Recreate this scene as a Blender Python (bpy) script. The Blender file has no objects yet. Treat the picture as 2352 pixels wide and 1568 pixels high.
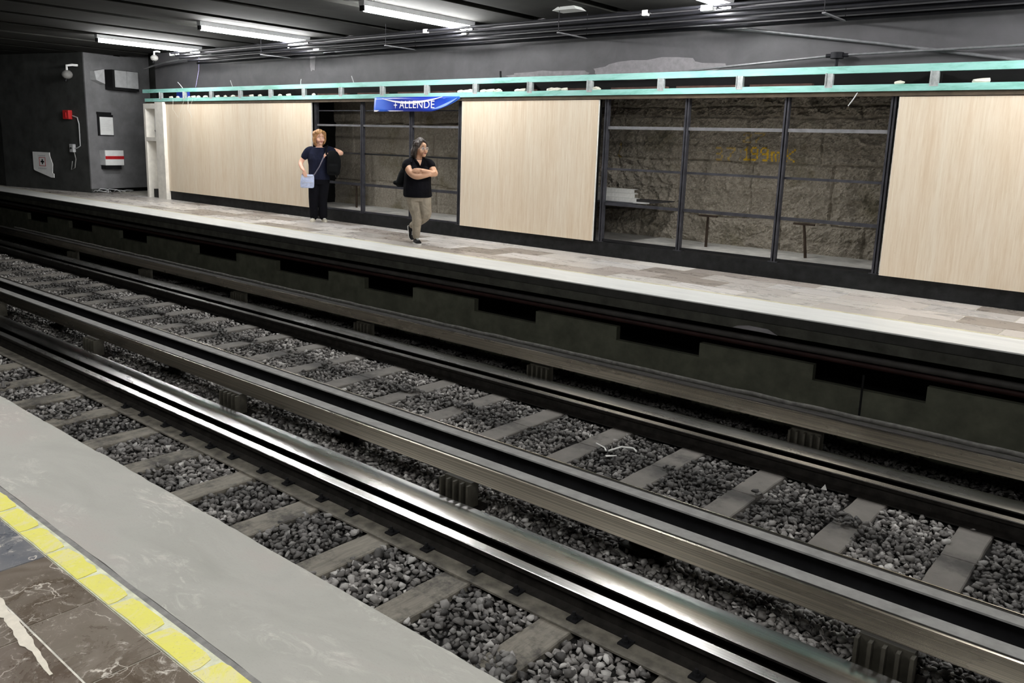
import bpy, bmesh, math, random
import numpy as np
from mathutils import Vector, Matrix, noise
R_ = math.radians
random.seed(7)
SC = bpy.context.scene
COL = SC.collection

# ------------------------------------------------------------------ camera
cam_d = bpy.data.cameras.new('camera'); cam = bpy.data.objects.new('camera', cam_d); COL.objects.link(cam)
SC.camera = cam
cam_d.sensor_width = 36.0; cam_d.sensor_fit = 'HORIZONTAL'
cam_d.lens = 36.0 * 1899.04 / 2352.0
cam_d.shift_x = -(1184.4 - 1176.0) / 2352.0
cam_d.shift_y = (706.8 - 784.0) / 2352.0
cam_d.clip_start = 0.05; cam_d.clip_end = 200
_a, _b, _c = -.6896, .1940, -.0337
_f = Vector((math.sin(_a)*math.cos(_b), math.cos(_a)*math.cos(_b), -math.sin(_b)))
_r0 = Vector((math.cos(_a), -math.sin(_a), 0)); _d0 = _f.cross(_r0)
_r = math.cos(_c)*_r0 + math.sin(_c)*_d0; _d = -math.sin(_c)*_r0 + math.cos(_c)*_d0
EYE = 1.55
cam.matrix_world = Matrix(((_r.x, -_d.x, -_f.x, 0), (_r.y, -_d.y, -_f.y, 0), (_r.z, -_d.z, -_f.z, EYE), (0, 0, 0, 1)))

# ------------------------------------------------------------------ world, exposure
w = bpy.data.worlds.new('world'); SC.world = w; w.use_nodes = True
w.node_tree.nodes['Background'].inputs[0].default_value = (.55, .6, .6, 1)
w.node_tree.nodes['Background'].inputs[1].default_value = .004
SC.view_settings.view_transform = 'Standard'; SC.view_settings.look = 'None'
SC.view_settings.gamma = 1; SC.view_settings.use_curve_mapping = False
SC.view_settings.exposure = 0.0
SC.cycles.use_denoising = True
SC.cycles.max_bounces = 6
SC.cycles.sample_clamp_indirect = 6.0
TUBE = 195.0            # strength of every fluorescent tube
LAMPS_FAR = (-17.6, -13.7, -9.42, -5.0, -.75, 3.5)
LAMPS_NEAR = (-9.4, -5.0, -.75, 3.5)

# ------------------------------------------------------------------ mesh helpers
class MB:
    def __init__(s): s.v = []; s.f = []; s.m = []; s.sm = []
    def add(s, vs, fs, mi=0, smooth=False):
        n = len(s.v); s.v += [tuple(p) for p in vs]
        s.f += [tuple(n+i for i in f) for f in fs]; s.m += [mi]*len(fs); s.sm += [smooth]*len(fs)
    def box(s, x0, x1, y0, y1, z0, z1, mi=0, c=0.0):
        if c <= 0:
            s.add([(x0,y0,z0),(x1,y0,z0),(x1,y1,z0),(x0,y1,z0),(x0,y0,z1),(x1,y0,z1),(x1,y1,z1),(x0,y1,z1)],
                  [(0,3,2,1),(4,5,6,7),(0,1,5,4),(1,2,6,5),(2,3,7,6),(3,0,4,7)], mi); return
        b = bmesh.new(); bmesh.ops.create_cube(b, size=1)
        for v in b.verts: v.co = ((x0+x1)/2+v.co.x*(x1-x0), (y0+y1)/2+v.co.y*(y1-y0), (z0+z1)/2+v.co.z*(z1-z0))
        bmesh.ops.bevel(b, geom=b.edges[:], offset=c, segments=2, affect='EDGES', profile=.6)
        s.bm(b, mi)
    def bm(s, b, mi=0, smooth=False):
        b.verts.index_update()
        s.add([v.co for v in b.verts], [tuple(v.index for v in f.verts) for f in b.faces], mi, smooth); b.free()
    def tube(s, pts, r, n=8, mi=0, cap=True, smooth=True):
        pts = [Vector(p) for p in pts]; rr = r if isinstance(r, (list, tuple)) else [r]*len(pts)
        vs = []; up = None
        for i, p in enumerate(pts):
            t = (pts[min(i+1, len(pts)-1)] - pts[max(i-1, 0)]).normalized()
            if up is None:
                up = t.orthogonal().normalized()
            else:
                up = (up - t*up.dot(t)).normalized()
            sd = t.cross(up)
            for k in range(n):
                a = 2*math.pi*k/n; vs.append(p + (up*math.cos(a)+sd*math.sin(a))*rr[i])
        fs = [(i*n+k, i*n+(k+1) % n, (i+1)*n+(k+1) % n, (i+1)*n+k) for i in range(len(pts)-1) for k in range(n)]
        s.add(vs, fs, mi, smooth)
        if cap:
            s.add(vs[:n], [tuple(range(n-1, -1, -1))], mi); s.add(vs[-n:], [tuple(range(n))], mi)
    def extr(s, prof, x0, x1, mi=0):       # a closed (y, z) profile run along x
        n = len(prof)
        s.add([(x0, y, z) for y, z in prof]+[(x1, y, z) for y, z in prof],
              [(k, (k+1) % n, n+(k+1) % n, n+k) for k in range(n)]+[tuple(range(n-1, -1, -1)), tuple(range(n, 2*n))], mi)
    def poly(s, pts, th, nrm, mi=0):       # flat outline with thickness along nrm
        n = len(pts); q = [Vector(p)+Vector(nrm)*th for p in pts]
        s.add([Vector(p) for p in pts]+q, [tuple(range(n-1, -1, -1)), tuple(range(n, 2*n))]+[(k, (k+1) % n, n+(k+1) % n, n+k) for k in range(n)], mi)
    def ball(s, c, r, mi=0, sub=2, sc=(1, 1, 1)):
        b = bmesh.new(); bmesh.ops.create_icosphere(b, subdivisions=sub, radius=1)
        for v in b.verts: v.co = Vector((c[0]+v.co.x*r*sc[0], c[1]+v.co.y*r*sc[1], c[2]+v.co.z*r*sc[2]))
        s.bm(b, mi, True)
    def build(s, name, mats, parent=None, fix=True):
        me = bpy.data.meshes.new(name); me.from_pydata(s.v, [], s.f)
        for m in (mats if isinstance(mats, (list, tuple)) else [mats]): me.materials.append(m)
        me.polygons.foreach_set('material_index', s.m); me.polygons.foreach_set('use_smooth', s.sm)
        if fix:
            b = bmesh.new(); b.from_mesh(me); bmesh.ops.recalc_face_normals(b, faces=b.faces); b.to_mesh(me); b.free()
        me.update()
        o = bpy.data.objects.new(name, me); COL.objects.link(o)
        if parent: o.parent = parent
        return o
def tag(o, label, cat, group=None, kind=None):
    o['label'] = label; o['category'] = cat
    if group: o['group'] = group
    if kind: o['kind'] = kind
    return o
def struct(o, label=None):
    o['kind'] = 'structure'
    if label: o['label'] = label
    return o
def empty(name, loc=(0, 0, 0), rz=0, label='', cat='', group=None):
    o = bpy.data.objects.new(name, None); COL.objects.link(o); o.location = loc; o.rotation_euler = (0, 0, rz)
    o.empty_display_size = .1
    return tag(o, label, cat, group)
def copy_tree(o, parent=None):
    c = o.copy(); COL.objects.link(c); c.parent = parent
    for ch in list(o.children):
        if ch.parent == o: copy_tree(ch, c)
    return c
def bx(name, m, b, parent=None, c=0.0):
    s = MB(); s.box(*b, c=c); return s.build(name, m, parent)

# ------------------------------------------------------------------ materials
class N:
    def __init__(s, name, rough=.6, metal=0.0, col=(.5, .5, .5), spec=None):
        s.mat = bpy.data.materials.new(name); s.mat.use_nodes = True
        s.t = s.mat.node_tree; s.b = s.t.nodes['Principled BSDF']
        s.b.inputs['Base Color'].default_value = (*col, 1); s.b.inputs['Roughness'].default_value = rough
        s.b.inputs['Metallic'].default_value = metal
        if spec is not None: s.b.inputs['Specular IOR Level'].default_value = spec
        s.co = None
    def nd(s, t, **k):
        n = s.t.nodes.new(t)
        for a, v in k.items():
            if a in n.inputs.keys(): n.inputs[a].default_value = v
            else: setattr(n, a, v)
        return n
    def l(s, a, b): s.t.links.new(a, b)
    def obj(s, scale=(1, 1, 1), rnd=False):
        tc = s.nd('ShaderNodeTexCoord'); mp = s.nd('ShaderNodeMapping'); mp.inputs['Scale'].default_value = scale
        s.l(tc.outputs['Object'], mp.inputs['Vector'])
        if rnd:
            oi = s.nd('ShaderNodeObjectInfo'); cx = s.nd('ShaderNodeCombineXYZ'); ml = s.nd('ShaderNodeMath', operation='MULTIPLY'); ml.inputs[1].default_value = 57.0
            s.l(oi.outputs['Random'], ml.inputs[0]); s.l(ml.outputs[0], cx.inputs[0]); s.l(ml.outputs[0], cx.inputs[1]); s.l(cx.outputs[0], mp.inputs['Location'])
        return mp.outputs[0]
    def noise(s, vec, scale=5, detail=6, rough=.6, dist=0):
        n = s.nd('ShaderNodeTexNoise', Scale=scale, Detail=detail, Roughness=rough, Distortion=dist); s.l(vec, n.inputs['Vector']); return n.outputs['Fac']
    def ramp(s, fac, stops, const=False):
        r = s.nd('ShaderNodeValToRGB'); e = r.color_ramp.elements
        if const: r.color_ramp.interpolation = 'CONSTANT'
        while len(e) < len(stops): e.new(.5)
        for i, (p, c) in enumerate(stops):
            e[i].position = p; e[i].color = (*c, 1) if isinstance(c, tuple) else (c, c, c, 1)
        s.l(fac, r.inputs[0]); return r.outputs[0]
    def mix(s, fac, a, b, mode='MIX'):
        m = s.nd('ShaderNodeMix', data_type='RGBA', blend_type=mode)
        for sock, val in ((m.inputs[0], fac), (m.inputs[6], a), (m.inputs[7], b)):
            if isinstance(val, (int, float)): sock.default_value = val
            elif isinstance(val, tuple): sock.default_value = (*val, 1)
            else: s.l(val, sock)
        return m.outputs[2]
    def col(s, c): s.l(c, s.b.inputs['Base Color']); return s
    def rgh(s, c): s.l(c, s.b.inputs['Roughness']); return s
    def bump(s, h, strength=.3, dist=.01):
        b = s.nd('ShaderNodeBump', Strength=strength, Distance=dist); s.l(h, b.inputs['Height']); s.l(b.outputs[0], s.b.inputs['Normal']); return s

def plain(name, col, rough=.6, metal=0.0, var=.25, scale=8, bump=.15, rnd=False):
    n = N(name, rough, metal, col, .15 if max(col) < .1 else None); v = n.obj(rnd=rnd); f = n.noise(v, scale, 5)
    n.col(n.ramp(f, [(.3, tuple(c*(1-var) for c in col)), (.7, tuple(min(1, c*(1+var)) for c in col))]))
    if bump: n.bump(n.noise(v, scale*6, 4), bump, .004)
    return n.mat

# near concrete coping: warm grey cement with pale wipes
n = N('coping_cement', .62); v = n.obj((1, 2.2, 1)); a = n.noise(v, 1.3, 7, .6, .6); b = n.noise(v, 5, 10, .8, 2.5); d = n.noise(v, 1.7, 3, .5); e = n.noise(v, 70, 3, .6)
c = n.ramp(a, [(.3, (.285, .28, .25)), (.52, (.34, .333, .30)), (.68, (.35, .32, .29))])
m = n.nd('ShaderNodeMath', operation='MULTIPLY'); n.l(n.ramp(b, [(.50, 0.0), (.62, .6)]), m.inputs[0]); n.l(n.ramp(d, [(.5, 0.0), (.62, 1.0)]), m.inputs[1])
c = n.mix(m.outputs[0], c, (.60, .58, .52)); c = n.mix(n.ramp(e, [(.3, .25), (.45, 0.0)]), c, (.25, .24, .22))
n.col(c).bump(n.noise(v, 60, 4), .15, .003); M_COPE = n.mat
# far coping: a little paler and glossier
n = N('far_coping', .42); v = n.obj((.35, 3, 1)); a = n.noise(v, 3, 6, .6)
n.col(n.ramp(a, [(.3, (.66, .66, .64)), (.7, (.80, .80, .77))])).rgh(n.ramp(n.noise(v, 9, 3), [(.3, .3), (.7, .55)])); M_COPE2 = n.mat
# marble tile (tint comes from each tile)
def tile_mat(name, white, rough, st=(1, 1, 1), soft=.8):
    n = N(name, rough); v = n.obj(st); at = n.nd('ShaderNodeAttribute', attribute_name='tint')
    a = n.noise(v, 3.5, 9, .7, 1.2); b = n.noise(v, 9, 10, .8, 1.6); d = n.noise(v, 30, 6, .75, .8)
    c = n.mix(n.ramp(a, [(.35, 0.0), (.7, soft)]), at.outputs['Color'], n.mix(.5, at.outputs['Color'], (.46, .41, .35)))
    c = n.mix(n.ramp(a, [(.28, .7), (.42, 0.0)]), c, n.mix(.55, at.outputs['Color'], (.03, .022, .015)))
    for sc_, w_, k in ((1.6, .012, .85), (3.7, .006, .5)):
        vo = n.nd('ShaderNodeTexVoronoi', feature='DISTANCE_TO_EDGE', Scale=sc_); dv = n.nd('ShaderNodeVectorMath', operation='ADD'); nn = n.nd('ShaderNodeTexNoise', Scale=2.5*sc_, Detail=6.0); n.l(v, nn.inputs['Vector'])
        n.l(v, dv.inputs[0]); n.l(nn.outputs['Color'], dv.inputs[1]); n.l(dv.outputs[0], vo.inputs['Vector'])
        m = n.nd('ShaderNodeMath', operation='MULTIPLY'); n.l(n.ramp(vo.outputs['Distance'], [(.0, k), (w_, 0.0)]), m.inputs[0]); n.l(n.ramp(n.noise(v, 2.1*sc_, 3), [(.45, 0.0), (.6, 1.0)]), m.inputs[1])
        c = n.mix(m.outputs[0], c, (.74, .68, .6))
    c = n.mix(n.ramp(b, [(.57, 0.0), (.66, white)]), c, (.66, .61, .54)); c = n.mix(n.ramp(d, [(.66, 0.0), (.72, white)]), c, (.7, .66, .6))
    n.col(c).rgh(n.ramp(a, [(.3, rough*.7), (.7, rough*1.3)])); return n.mat
M_TILE = tile_mat('marble_tile', .85, .3, (1, 1, 1), .4)
M_TILE2 = tile_mat('far_marble_tile', .3, .3, (.5, 1.4, 1), .7)
M_GROUT = plain('grout', (.6, .57, .5), .8, 0, .3, 14)
n = N('yellow_tile', .5); v = n.obj(); a = n.noise(v, 6, 10, .8, 1.4); b = n.noise(v, 110, 3, .6); d = n.noise(v, 2.2, 4, .6)
c = n.ramp(a, [(.32, (.62, .58, .42)), (.42, (.66, .61, .26)), (.52, (.68, .64, .10)), (.66, (.66, .61, .16)), (.72, (.55, .52, .36))])
c = n.mix(n.ramp(d, [(.5, 0.0), (.66, .75)]), c, (.66, .62, .46))
c = n.mix(n.ramp(b, [(.60, 0.0), (.7, .45)]), c, (.42, .38, .2)); n.col(c).bump(b, .2, .002); M_YEL = n.mat
M_CEM = plain('smeared_cement', (.62, .57, .48), .8, 0, .12, 20, .3)
M_DARKCEM = plain('dark_grey_cement', (.18, .175, .165), .75, 0, .35, 15, .3)
n = N('painted_wall_grey', .6, spec=.2); v = n.obj(); a = n.noise(v, 2.2, 7, .65, .4); b = n.noise(v, 30, 4)
c = n.ramp(a, [(.3, (.07, .069, .073)), (.7, (.10, .097, .103))]); n.col(c).bump(b, .2, .003); M_UP = n.mat
M_END = plain('end_wall_black', (.05, .052, .05), .6, 0, .3, 3, .2)
M_ENDF = plain('end_wall_grey', (.19, .19, .197), .55, 0, .2, 3, .2)
M_CEIL = plain('sooty_ceiling', (.018, .018, .0165), .95, 0, .3, 2.5, .2)
M_PLASTER = plain('bare_plaster', (.2, .19, .2), .8, 0, .2, 12, .3)
M_PLINTH = plain('black_plinth', (.014, .0145, .015), .55, 0, .5, 9, .5)
M_LEDGE = plain('ledge_concrete', (.6, .585, .55), .8, 0, .25, 6, .3)
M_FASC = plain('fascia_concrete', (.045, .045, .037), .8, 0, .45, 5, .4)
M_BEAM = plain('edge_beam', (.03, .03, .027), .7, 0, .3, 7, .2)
M_PIER = plain('pier_concrete', (.075, .077, .056), .8, 0, .3, 5, .35)
M_BED = plain('trackbed_dirt', (.02, .019, .018), .9, 0, .5, 12, .6)
M_VOID = plain('void_black', (.008, .008, .008), .9, 0, .2, 5, 0)
# ballast stones
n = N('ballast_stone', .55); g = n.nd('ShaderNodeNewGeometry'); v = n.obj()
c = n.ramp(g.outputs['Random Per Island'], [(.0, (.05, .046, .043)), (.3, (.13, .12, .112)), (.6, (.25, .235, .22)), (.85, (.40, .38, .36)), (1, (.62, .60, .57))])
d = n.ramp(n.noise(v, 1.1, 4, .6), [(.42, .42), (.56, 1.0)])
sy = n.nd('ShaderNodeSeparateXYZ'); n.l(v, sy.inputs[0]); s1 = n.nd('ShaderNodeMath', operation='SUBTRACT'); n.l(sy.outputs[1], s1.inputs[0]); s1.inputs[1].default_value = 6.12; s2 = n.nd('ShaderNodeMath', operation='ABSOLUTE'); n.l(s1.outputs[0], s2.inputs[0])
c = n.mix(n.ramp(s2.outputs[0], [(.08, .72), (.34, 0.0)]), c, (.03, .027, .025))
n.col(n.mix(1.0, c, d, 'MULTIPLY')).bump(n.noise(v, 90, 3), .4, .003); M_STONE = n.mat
# sleepers
n = N('old_sleeper', .7); v = n.obj((8, 1, 6), rnd=True); v2 = n.obj((1, 1, 1), rnd=True); a = n.noise(v, 3.5, 7, .7, .3); b = n.noise(v2, 2.4, 6, .75)
c = n.ramp(a, [(.25, (.11, .098, .08)), (.5, (.21, .19, .155)), (.8, (.29, .265, .22))])
c = n.mix(n.ramp(b, [(.46, 0.0), (.60, .85)]), c, (.03, .027, .024)); n.col(c).bump(a, .5, .006); M_SLP = n.mat
n = N('concrete_sleeper', .72); v = n.obj((1, 1, 1), rnd=True); a = n.noise(v, 5, 6, .6); b = n.noise(v, 1.9, 5, .7)
c = n.ramp(a, [(.3, (.125, .115, .102)), (.7, (.185, .17, .152))])
sy = n.nd('ShaderNodeSeparateXYZ'); n.l(n.obj(), sy.inputs[0]); s1 = n.nd('ShaderNodeMath', operation='SUBTRACT'); n.l(sy.outputs[1], s1.inputs[0]); s1.inputs[1].default_value = 6.15; s2 = n.nd('ShaderNodeMath', operation='ABSOLUTE'); n.l(s1.outputs[0], s2.inputs[0]); s3 = n.nd('ShaderNodeMath', operation='MULTIPLY'); n.l(n.ramp(s2.outputs[0], [(.05, .8), (.22, 0.0)]), s3.inputs[0]); n.l(n.ramp(b, [(.4, 0.2), (.55, 1.0)]), s3.inputs[1])
c = n.mix(s3.outputs[0], c, (.03, .028, .026))
c = n.mix(n.ramp(b, [(.54, 0.0), (.66, .8)]), c, (.03, .028, .026)); n.col(c).bump(n.noise(v, 60, 4), .35, .003); M_SLP2 = n.mat
# polished steel running surfaces: scratched along x
def steel(name, col, rough, aniso, lines=.5):
    n = N(name, rough, 1.0, col); v = n.obj((.15, 60, 60)); a = n.noise(v, 3, 4, .6); b = n.noise(n.obj((.6, 3, 3)), 1.0, 4)
    n.col(n.ramp(a, [(.3, tuple(x*(1-lines) for x in col)), (.7, col)]))
    n.rgh(n.ramp(b, [(.3, rough*.8), (.7, rough*1.3)]))
    n.bump(a, .14, .0015)
    n.b.inputs['Anisotropic'].default_value = aniso; cx = n.nd('ShaderNodeCombineXYZ'); cx.inputs[1].default_value = .7071; cx.inputs[2].default_value = .7071; n.l(cx.outputs[0], n.b.inputs['Tangent'])
    return n.mat
M_PISTE = steel('polished_rollway', (.9, .89, .87), .25, .0, .35)
M_GUIDE = steel('scuffed_guide_face', (.75, .68, .56), .27, .5, .65)
M_RAILT = steel('polished_rail_head', (.9, .88, .85), .25, .0, .3)
M_RUST = plain('grimy_rail_steel', (.018, .016, .014), .6, .3, .5, 12, .4)
M_DARKST = plain('near_black_stone', (.03, .028, .026), .7, 0, .6, 20, .4)  # darker stone colour for the strip below the far platform edge
M_SHADEFL = plain('shaded_flange', (.04, .038, .036), .7, 0, .4, 9, .3)  # dark flange colour paints in the shadow of the far platform
M_DUST = plain('dusty_bar_top', (.27, .265, .255), .65, 0, .22, 9, .25)
M_BASE = plain('dusty_base_plate', (.13, .118, .095), .8, 0, .6, 9, .5)
M_INSUL = plain('resin_insulator', (.05, .046, .036), .55, 0, .3, 9, .2)
M_BLK = plain('black_conduit', (.012, .012, .015), .6, .0, .3, 6, .1)
M_GALV = plain('galvanised_steel', (.2, .2, .21), .45, .4, .2, 14, .15)
M_FRAME = plain('grey_steel_frame', (.06, .06, .07), .45, .4, .3, 8, .1)
# mint painted steel with scraped bare patches
n = N('mint_paint', .4); v = n.obj((.6, 3, 3)); a = n.noise(v, 2.4, 8, .7, .4)
c = n.ramp(a, [(.32, (.16, .42, .34)), (.5, (.30, .62, .56)), (.62, (.36, .66, .62)), (.70, (.5, .55, .55)), (.82, (.6, .6, .6))]); n.col(c); M_MINT = n.mat
M_MINTUP = plain('primer_grey_upright', (.42, .45, .45), .45, .2, .35, 14, .1)
# travertine
n = N('travertine', .42); v = n.obj((1, 1, .06), rnd=True); a = n.noise(v, 5, 8, .68, .25); b = n.noise(n.obj((1, 1, .045), rnd=True), 60, 5, .7, .15); d = n.noise(n.obj((1, 1, .3), rnd=True), 3.0, 4, .6); e = n.noise(n.obj((1, 1, .16), rnd=True), 26, 8, .75, .8)
c = n.ramp(a, [(.25, (.68, .54, .385)), (.45, (.76, .64, .49)), (.62, (.79, .69, .55)), (.8, (.72, .585, .435))])
c = n.mix(n.ramp(b, [(.34, .5), (.5, 0.0)]), c, (.64, .50, .34)); c = n.mix(n.ramp(b, [(.52, 0.0), (.7, .45)]), c, (.90, .82, .69))
c = n.mix(n.ramp(d, [(.58, 0.0), (.75, .3)]), c, (.68, .53, .37)); c = n.mix(n.ramp(e, [(.66, 0.0), (.74, .5)]), c, (.5, .36, .24)); n.col(c); M_TRAV = n.mat
M_TRAVE = plain('cut_stone_edge', (.8, .78, .72), .5, 0, .1, 20, 0)
M_MARB = plain('pale_grey_marble', (.84, .81, .74), .35, 0, .1, 7, .03)
M_WHITE = plain('white_enamel', (.86, .87, .86), .35, 0, .06, 6, 0)
M_LTGREY = plain('light_grey_metal', (.52, .53, .54), .45, .1, .12, 8, 0)
M_RED = plain('red_enamel', (.5, .02, .025), .4, 0, .15, 8, 0)
M_ALARM = plain('alarm_red', (.55, .03, .03), .4, 0, .15, 8, 0)
M_BLACK = plain('matte_black', (.012, .012, .013), .6, 0, .3, 8, 0)
M_SILVER = plain('aluminium_profile', (.7, .7, .68), .35, .5, .12, 20, .05)
M_BROWN = plain('rusty_board', (.16, .085, .07), .8, 0, .4, 6, .3)
M_RUSTBAR = plain('rusty_brace', (.05, .035, .025), .7, 0, .4, 8, .3)
M_BLUEBOX = plain('blue_plastic', (.04, .08, .55), .4, 0, .2, 8, 0)
M_PAPER = plain('white_litter', (.78, .77, .74), .7, 0, .08, 20, 0)
n = N('tube_glow'); n.b.inputs['Base Color'].default_value = (.9, .9, .9, 1)
n.b.inputs['Emission Color'].default_value = (1.0, .998, .985, 1); n.b.inputs['Emission Strength'].default_value = TUBE; M_TUBE = n.mat

# ------------------------------------------------------------------ platforms, walls, ceiling
XL, XR = -40.0, 6.0
Y0, Y1, YW, YU = 1.69, 7.80, 10.07, 10.42      # near edge, far edge, panel plane, upper wall
Z_RAIL, Z_SLP = -1.07, -1.215

def slabs(name, x0, x1, ylines, dx, z, mat, tints, seed, gap=.006, skip=None, offs=None):
    rnd = random.Random(seed); s = MB(); cols = []
    for j in range(len(ylines)-1):
        o = 0 if offs is None else offs[j]
        x = x0 + o - dx
        while x < x1:
            a, b = max(x, x0), min(x+dx, x1)
            if b-a > .03:
                s.box(a+gap/2, b-gap/2, ylines[j]+gap/2, ylines[j+1]-gap/2, z-.03, z); t = rnd.choice(tints) if not (skip and skip(a, b, ylines[j])) else skip(a, b, ylines[j])
                k = rnd.uniform(.8, 1.2); cols += [(t[0]*k, t[1]*k, t[2]*k, 1)]*8
            x += dx
    o = s.build(name, mat, fix=False)
    at = o.data.color_attributes.new('tint', 'FLOAT_COLOR', 'POINT')
    at.data.foreach_set('color', [c for q in cols for c in q])
    return o
# near platform
o = bx('floor', M_GROUT, (-14, XR, -4, 1.2, -.25, -.004)); struct(o)
def near_special(a, b, y):
    if y > .86-.01 and a < -3.2 and b > -3.3 or (y > .85 and abs((a+b)/2+3.2) < .25): return (.115, .125, .15)
    return None
o = slabs('floor', -14, 3, [-2.6, -1.73, -1.29, -.86, -.43, .0, .43, .865, 1.088], .43, .0, M_TILE,
          [(.075, .052, .035), (.10, .075, .052), (.06, .042, .03), (.13, .105, .08)], 3, .008, near_special, [0, .2, 0, .2, 0, .2, .2, .14, .14]); struct(o)
s = MB(); prof = []
rr = random.Random(11); xs = [-14 + i*.05 for i in range(401)]
ye = [Y0 + .006*noise.noise((x*3, 0, 0)) + .006*noise.noise((x*11, 4, 0)) for x in xs]
vs = []
for x, e in zip(xs, ye): vs += [(x, 1.205+.006*noise.noise((x*5, 9, 0)), 0), (x, e-.012, 0), (x, e, -.012), (x, e-.01, -.17), (x, 1.205, -.17)]
fs = [(i*5+k, i*5+(k+1) % 5, i*5+5+(k+1) % 5, i*5+5+k) for i in range(400) for k in range(5)]
s.add(vs, fs); o = s.build('trim_1', M_COPE); struct(o)
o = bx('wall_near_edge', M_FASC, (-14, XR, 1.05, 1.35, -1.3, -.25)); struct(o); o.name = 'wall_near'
# yellow tactile tiles set between marble and coping
yt = MB(); jx = [-5.1+.27*i for i in range(5)] + [-3.62, -3.37, -3.12, -2.85, -2.61, -2.36, -2.08, -1.82, -1.55]
jx = sorted(set(jx)); jx = [x for x in jx if x < -3.8] + [-3.62-.25*k for k in range(1, 2)][::-1] + [x for x in jx if x > -3.7]
jx = sorted(jx)
allx = [-14+.26*i for i in range(35)]; allx = [x for x in allx if x < jx[0]-.1] + jx + [jx[-1]+.26*k for k in range(1, 16)]
for a, b in zip(allx, allx[1:]):
    k = random.Random(int(a*100)); q = [(a+.003+.004*k.random(), 1.091), ((a+b)/2, 1.091+.004*k.random()), (b-.005-.004*k.random(), 1.091)]
    hi_ = 1.166+k.random()*.016; q += [(b-.004-.003*k.random(), 1.12), (b-.012-.01*k.random(), hi_-.006)]
    for t in (.8, .6, .4, .2): q.append((a+(b-a)*t, hi_+.012*noise.noise((a*13+t*5, 2, 0))+.004*k.random()))
    q += [(a+.012+.008*k.random(), hi_-.004), (a+.008+.004*k.random(), 1.13)]
    yt.poly([(x, y, .001) for x, y in q], .003, (0, 0, 1))
struct(yt.build('trim_2', M_YEL))
o = bx('trim_3', plain('olive_joint', (.52, .53, .40), .7, 0, .35, 16), (-14, 3, 1.088, 1.182, -.03, .0015)); struct(o)
o = bx('trim_4', M_DARKCEM, (-14, 3, 1.175, 1.203, -.03, .0005)); struct(o)
# smeared cement patch along the joint of the first marble row
pp = []
for i in range(41):
    t = i/40; x = -3.15+.78*t; pp.append((x, .872-.05*t*t+.016*noise.noise((x*14, 1, 0)), .0012))
for i in range(40, -1, -1):
    t = i/40; x = -3.15+.78*t; wd = (.024+.026*noise.noise((x*9, 5, 0))+.016*noise.noise((x*33, 2, 0)))*(1-t**4); pp.append((x, .862-.05*t*t-max(.001, wd), .0012))
s = MB(); s.poly(pp, .0018, (0, 0, 1)); tag(s.build('cement_smear', M_CEM), 'pale beige cement smeared over the marble joint at the lower left', 'cement patch')
# far platform
o = bx('floor', M_GROUT, (XL, XR, 8.42, 11.6, -.2, -.004)); struct(o)
o = slabs('floor', XL, XR, [8.50, 8.86, 9.3, 9.74, YW+.02], .86, 0, M_TILE2,
          [(.40, .35, .32), (.52, .48, .45), (.30, .26, .23), (.70, .66, .62), (.64, .61, .59), (.58, .54, .51), (.68, .64, .62)], 5, .012, None, [0, .43, 0, .43]); struct(o)
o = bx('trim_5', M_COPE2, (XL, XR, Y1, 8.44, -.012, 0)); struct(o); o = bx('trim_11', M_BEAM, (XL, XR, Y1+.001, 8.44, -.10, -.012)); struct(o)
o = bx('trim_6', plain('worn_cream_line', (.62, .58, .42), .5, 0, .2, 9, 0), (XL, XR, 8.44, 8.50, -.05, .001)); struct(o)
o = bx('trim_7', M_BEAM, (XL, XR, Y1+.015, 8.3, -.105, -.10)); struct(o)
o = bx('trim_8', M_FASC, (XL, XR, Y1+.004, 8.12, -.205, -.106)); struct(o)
# the wall under the far platform, with a row of openings
openings = [(-14.6, -13.22), (-12.0, -10.58), (-9.7, -8.63), (-7.42, -6.36), (-5.14, -4.06), (-2.8, -1.74), (-.45, .7), (1.9, 3)]
openings = [(-22.6, -21.4), (-20.2, -19.0), (-17.7, -16.5)] + openings
s = MB(); yw0 = 8.12
s.box(XL, XR, yw0, 8.2, -1.35, -.67); x = XL
for a, b in openings: s.box(x, a, yw0, 8.2, -.67, -.51); x = b
s.box(x, XR, yw0, 8.2, -.67, -.51)
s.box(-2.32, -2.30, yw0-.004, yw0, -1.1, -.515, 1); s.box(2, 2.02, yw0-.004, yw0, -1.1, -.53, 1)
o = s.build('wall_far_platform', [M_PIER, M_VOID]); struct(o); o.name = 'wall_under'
o = bx('wall_under', M_VOID, (XL, XR, 8.9, 8.95, -1.35, -.2)); struct(o)  # pier tops stop low so this black backing stands in for pipe shadow
# trackbed
o = bx('floor', M_BED, (XL, XR, 1.05, 8.4, -1.5, -1.262)); struct(o)
# black plinth, ledge, rock walls
o = bx('baseboard_far', M_PLINTH, (-20.0, XR, YW+.02, 10.3, 0, .205)); struct(o)
o = bx('baseboard_far', M_LEDGE, (-20.0, XR, 10.24, 12, .12, .21)); struct(o)

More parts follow.
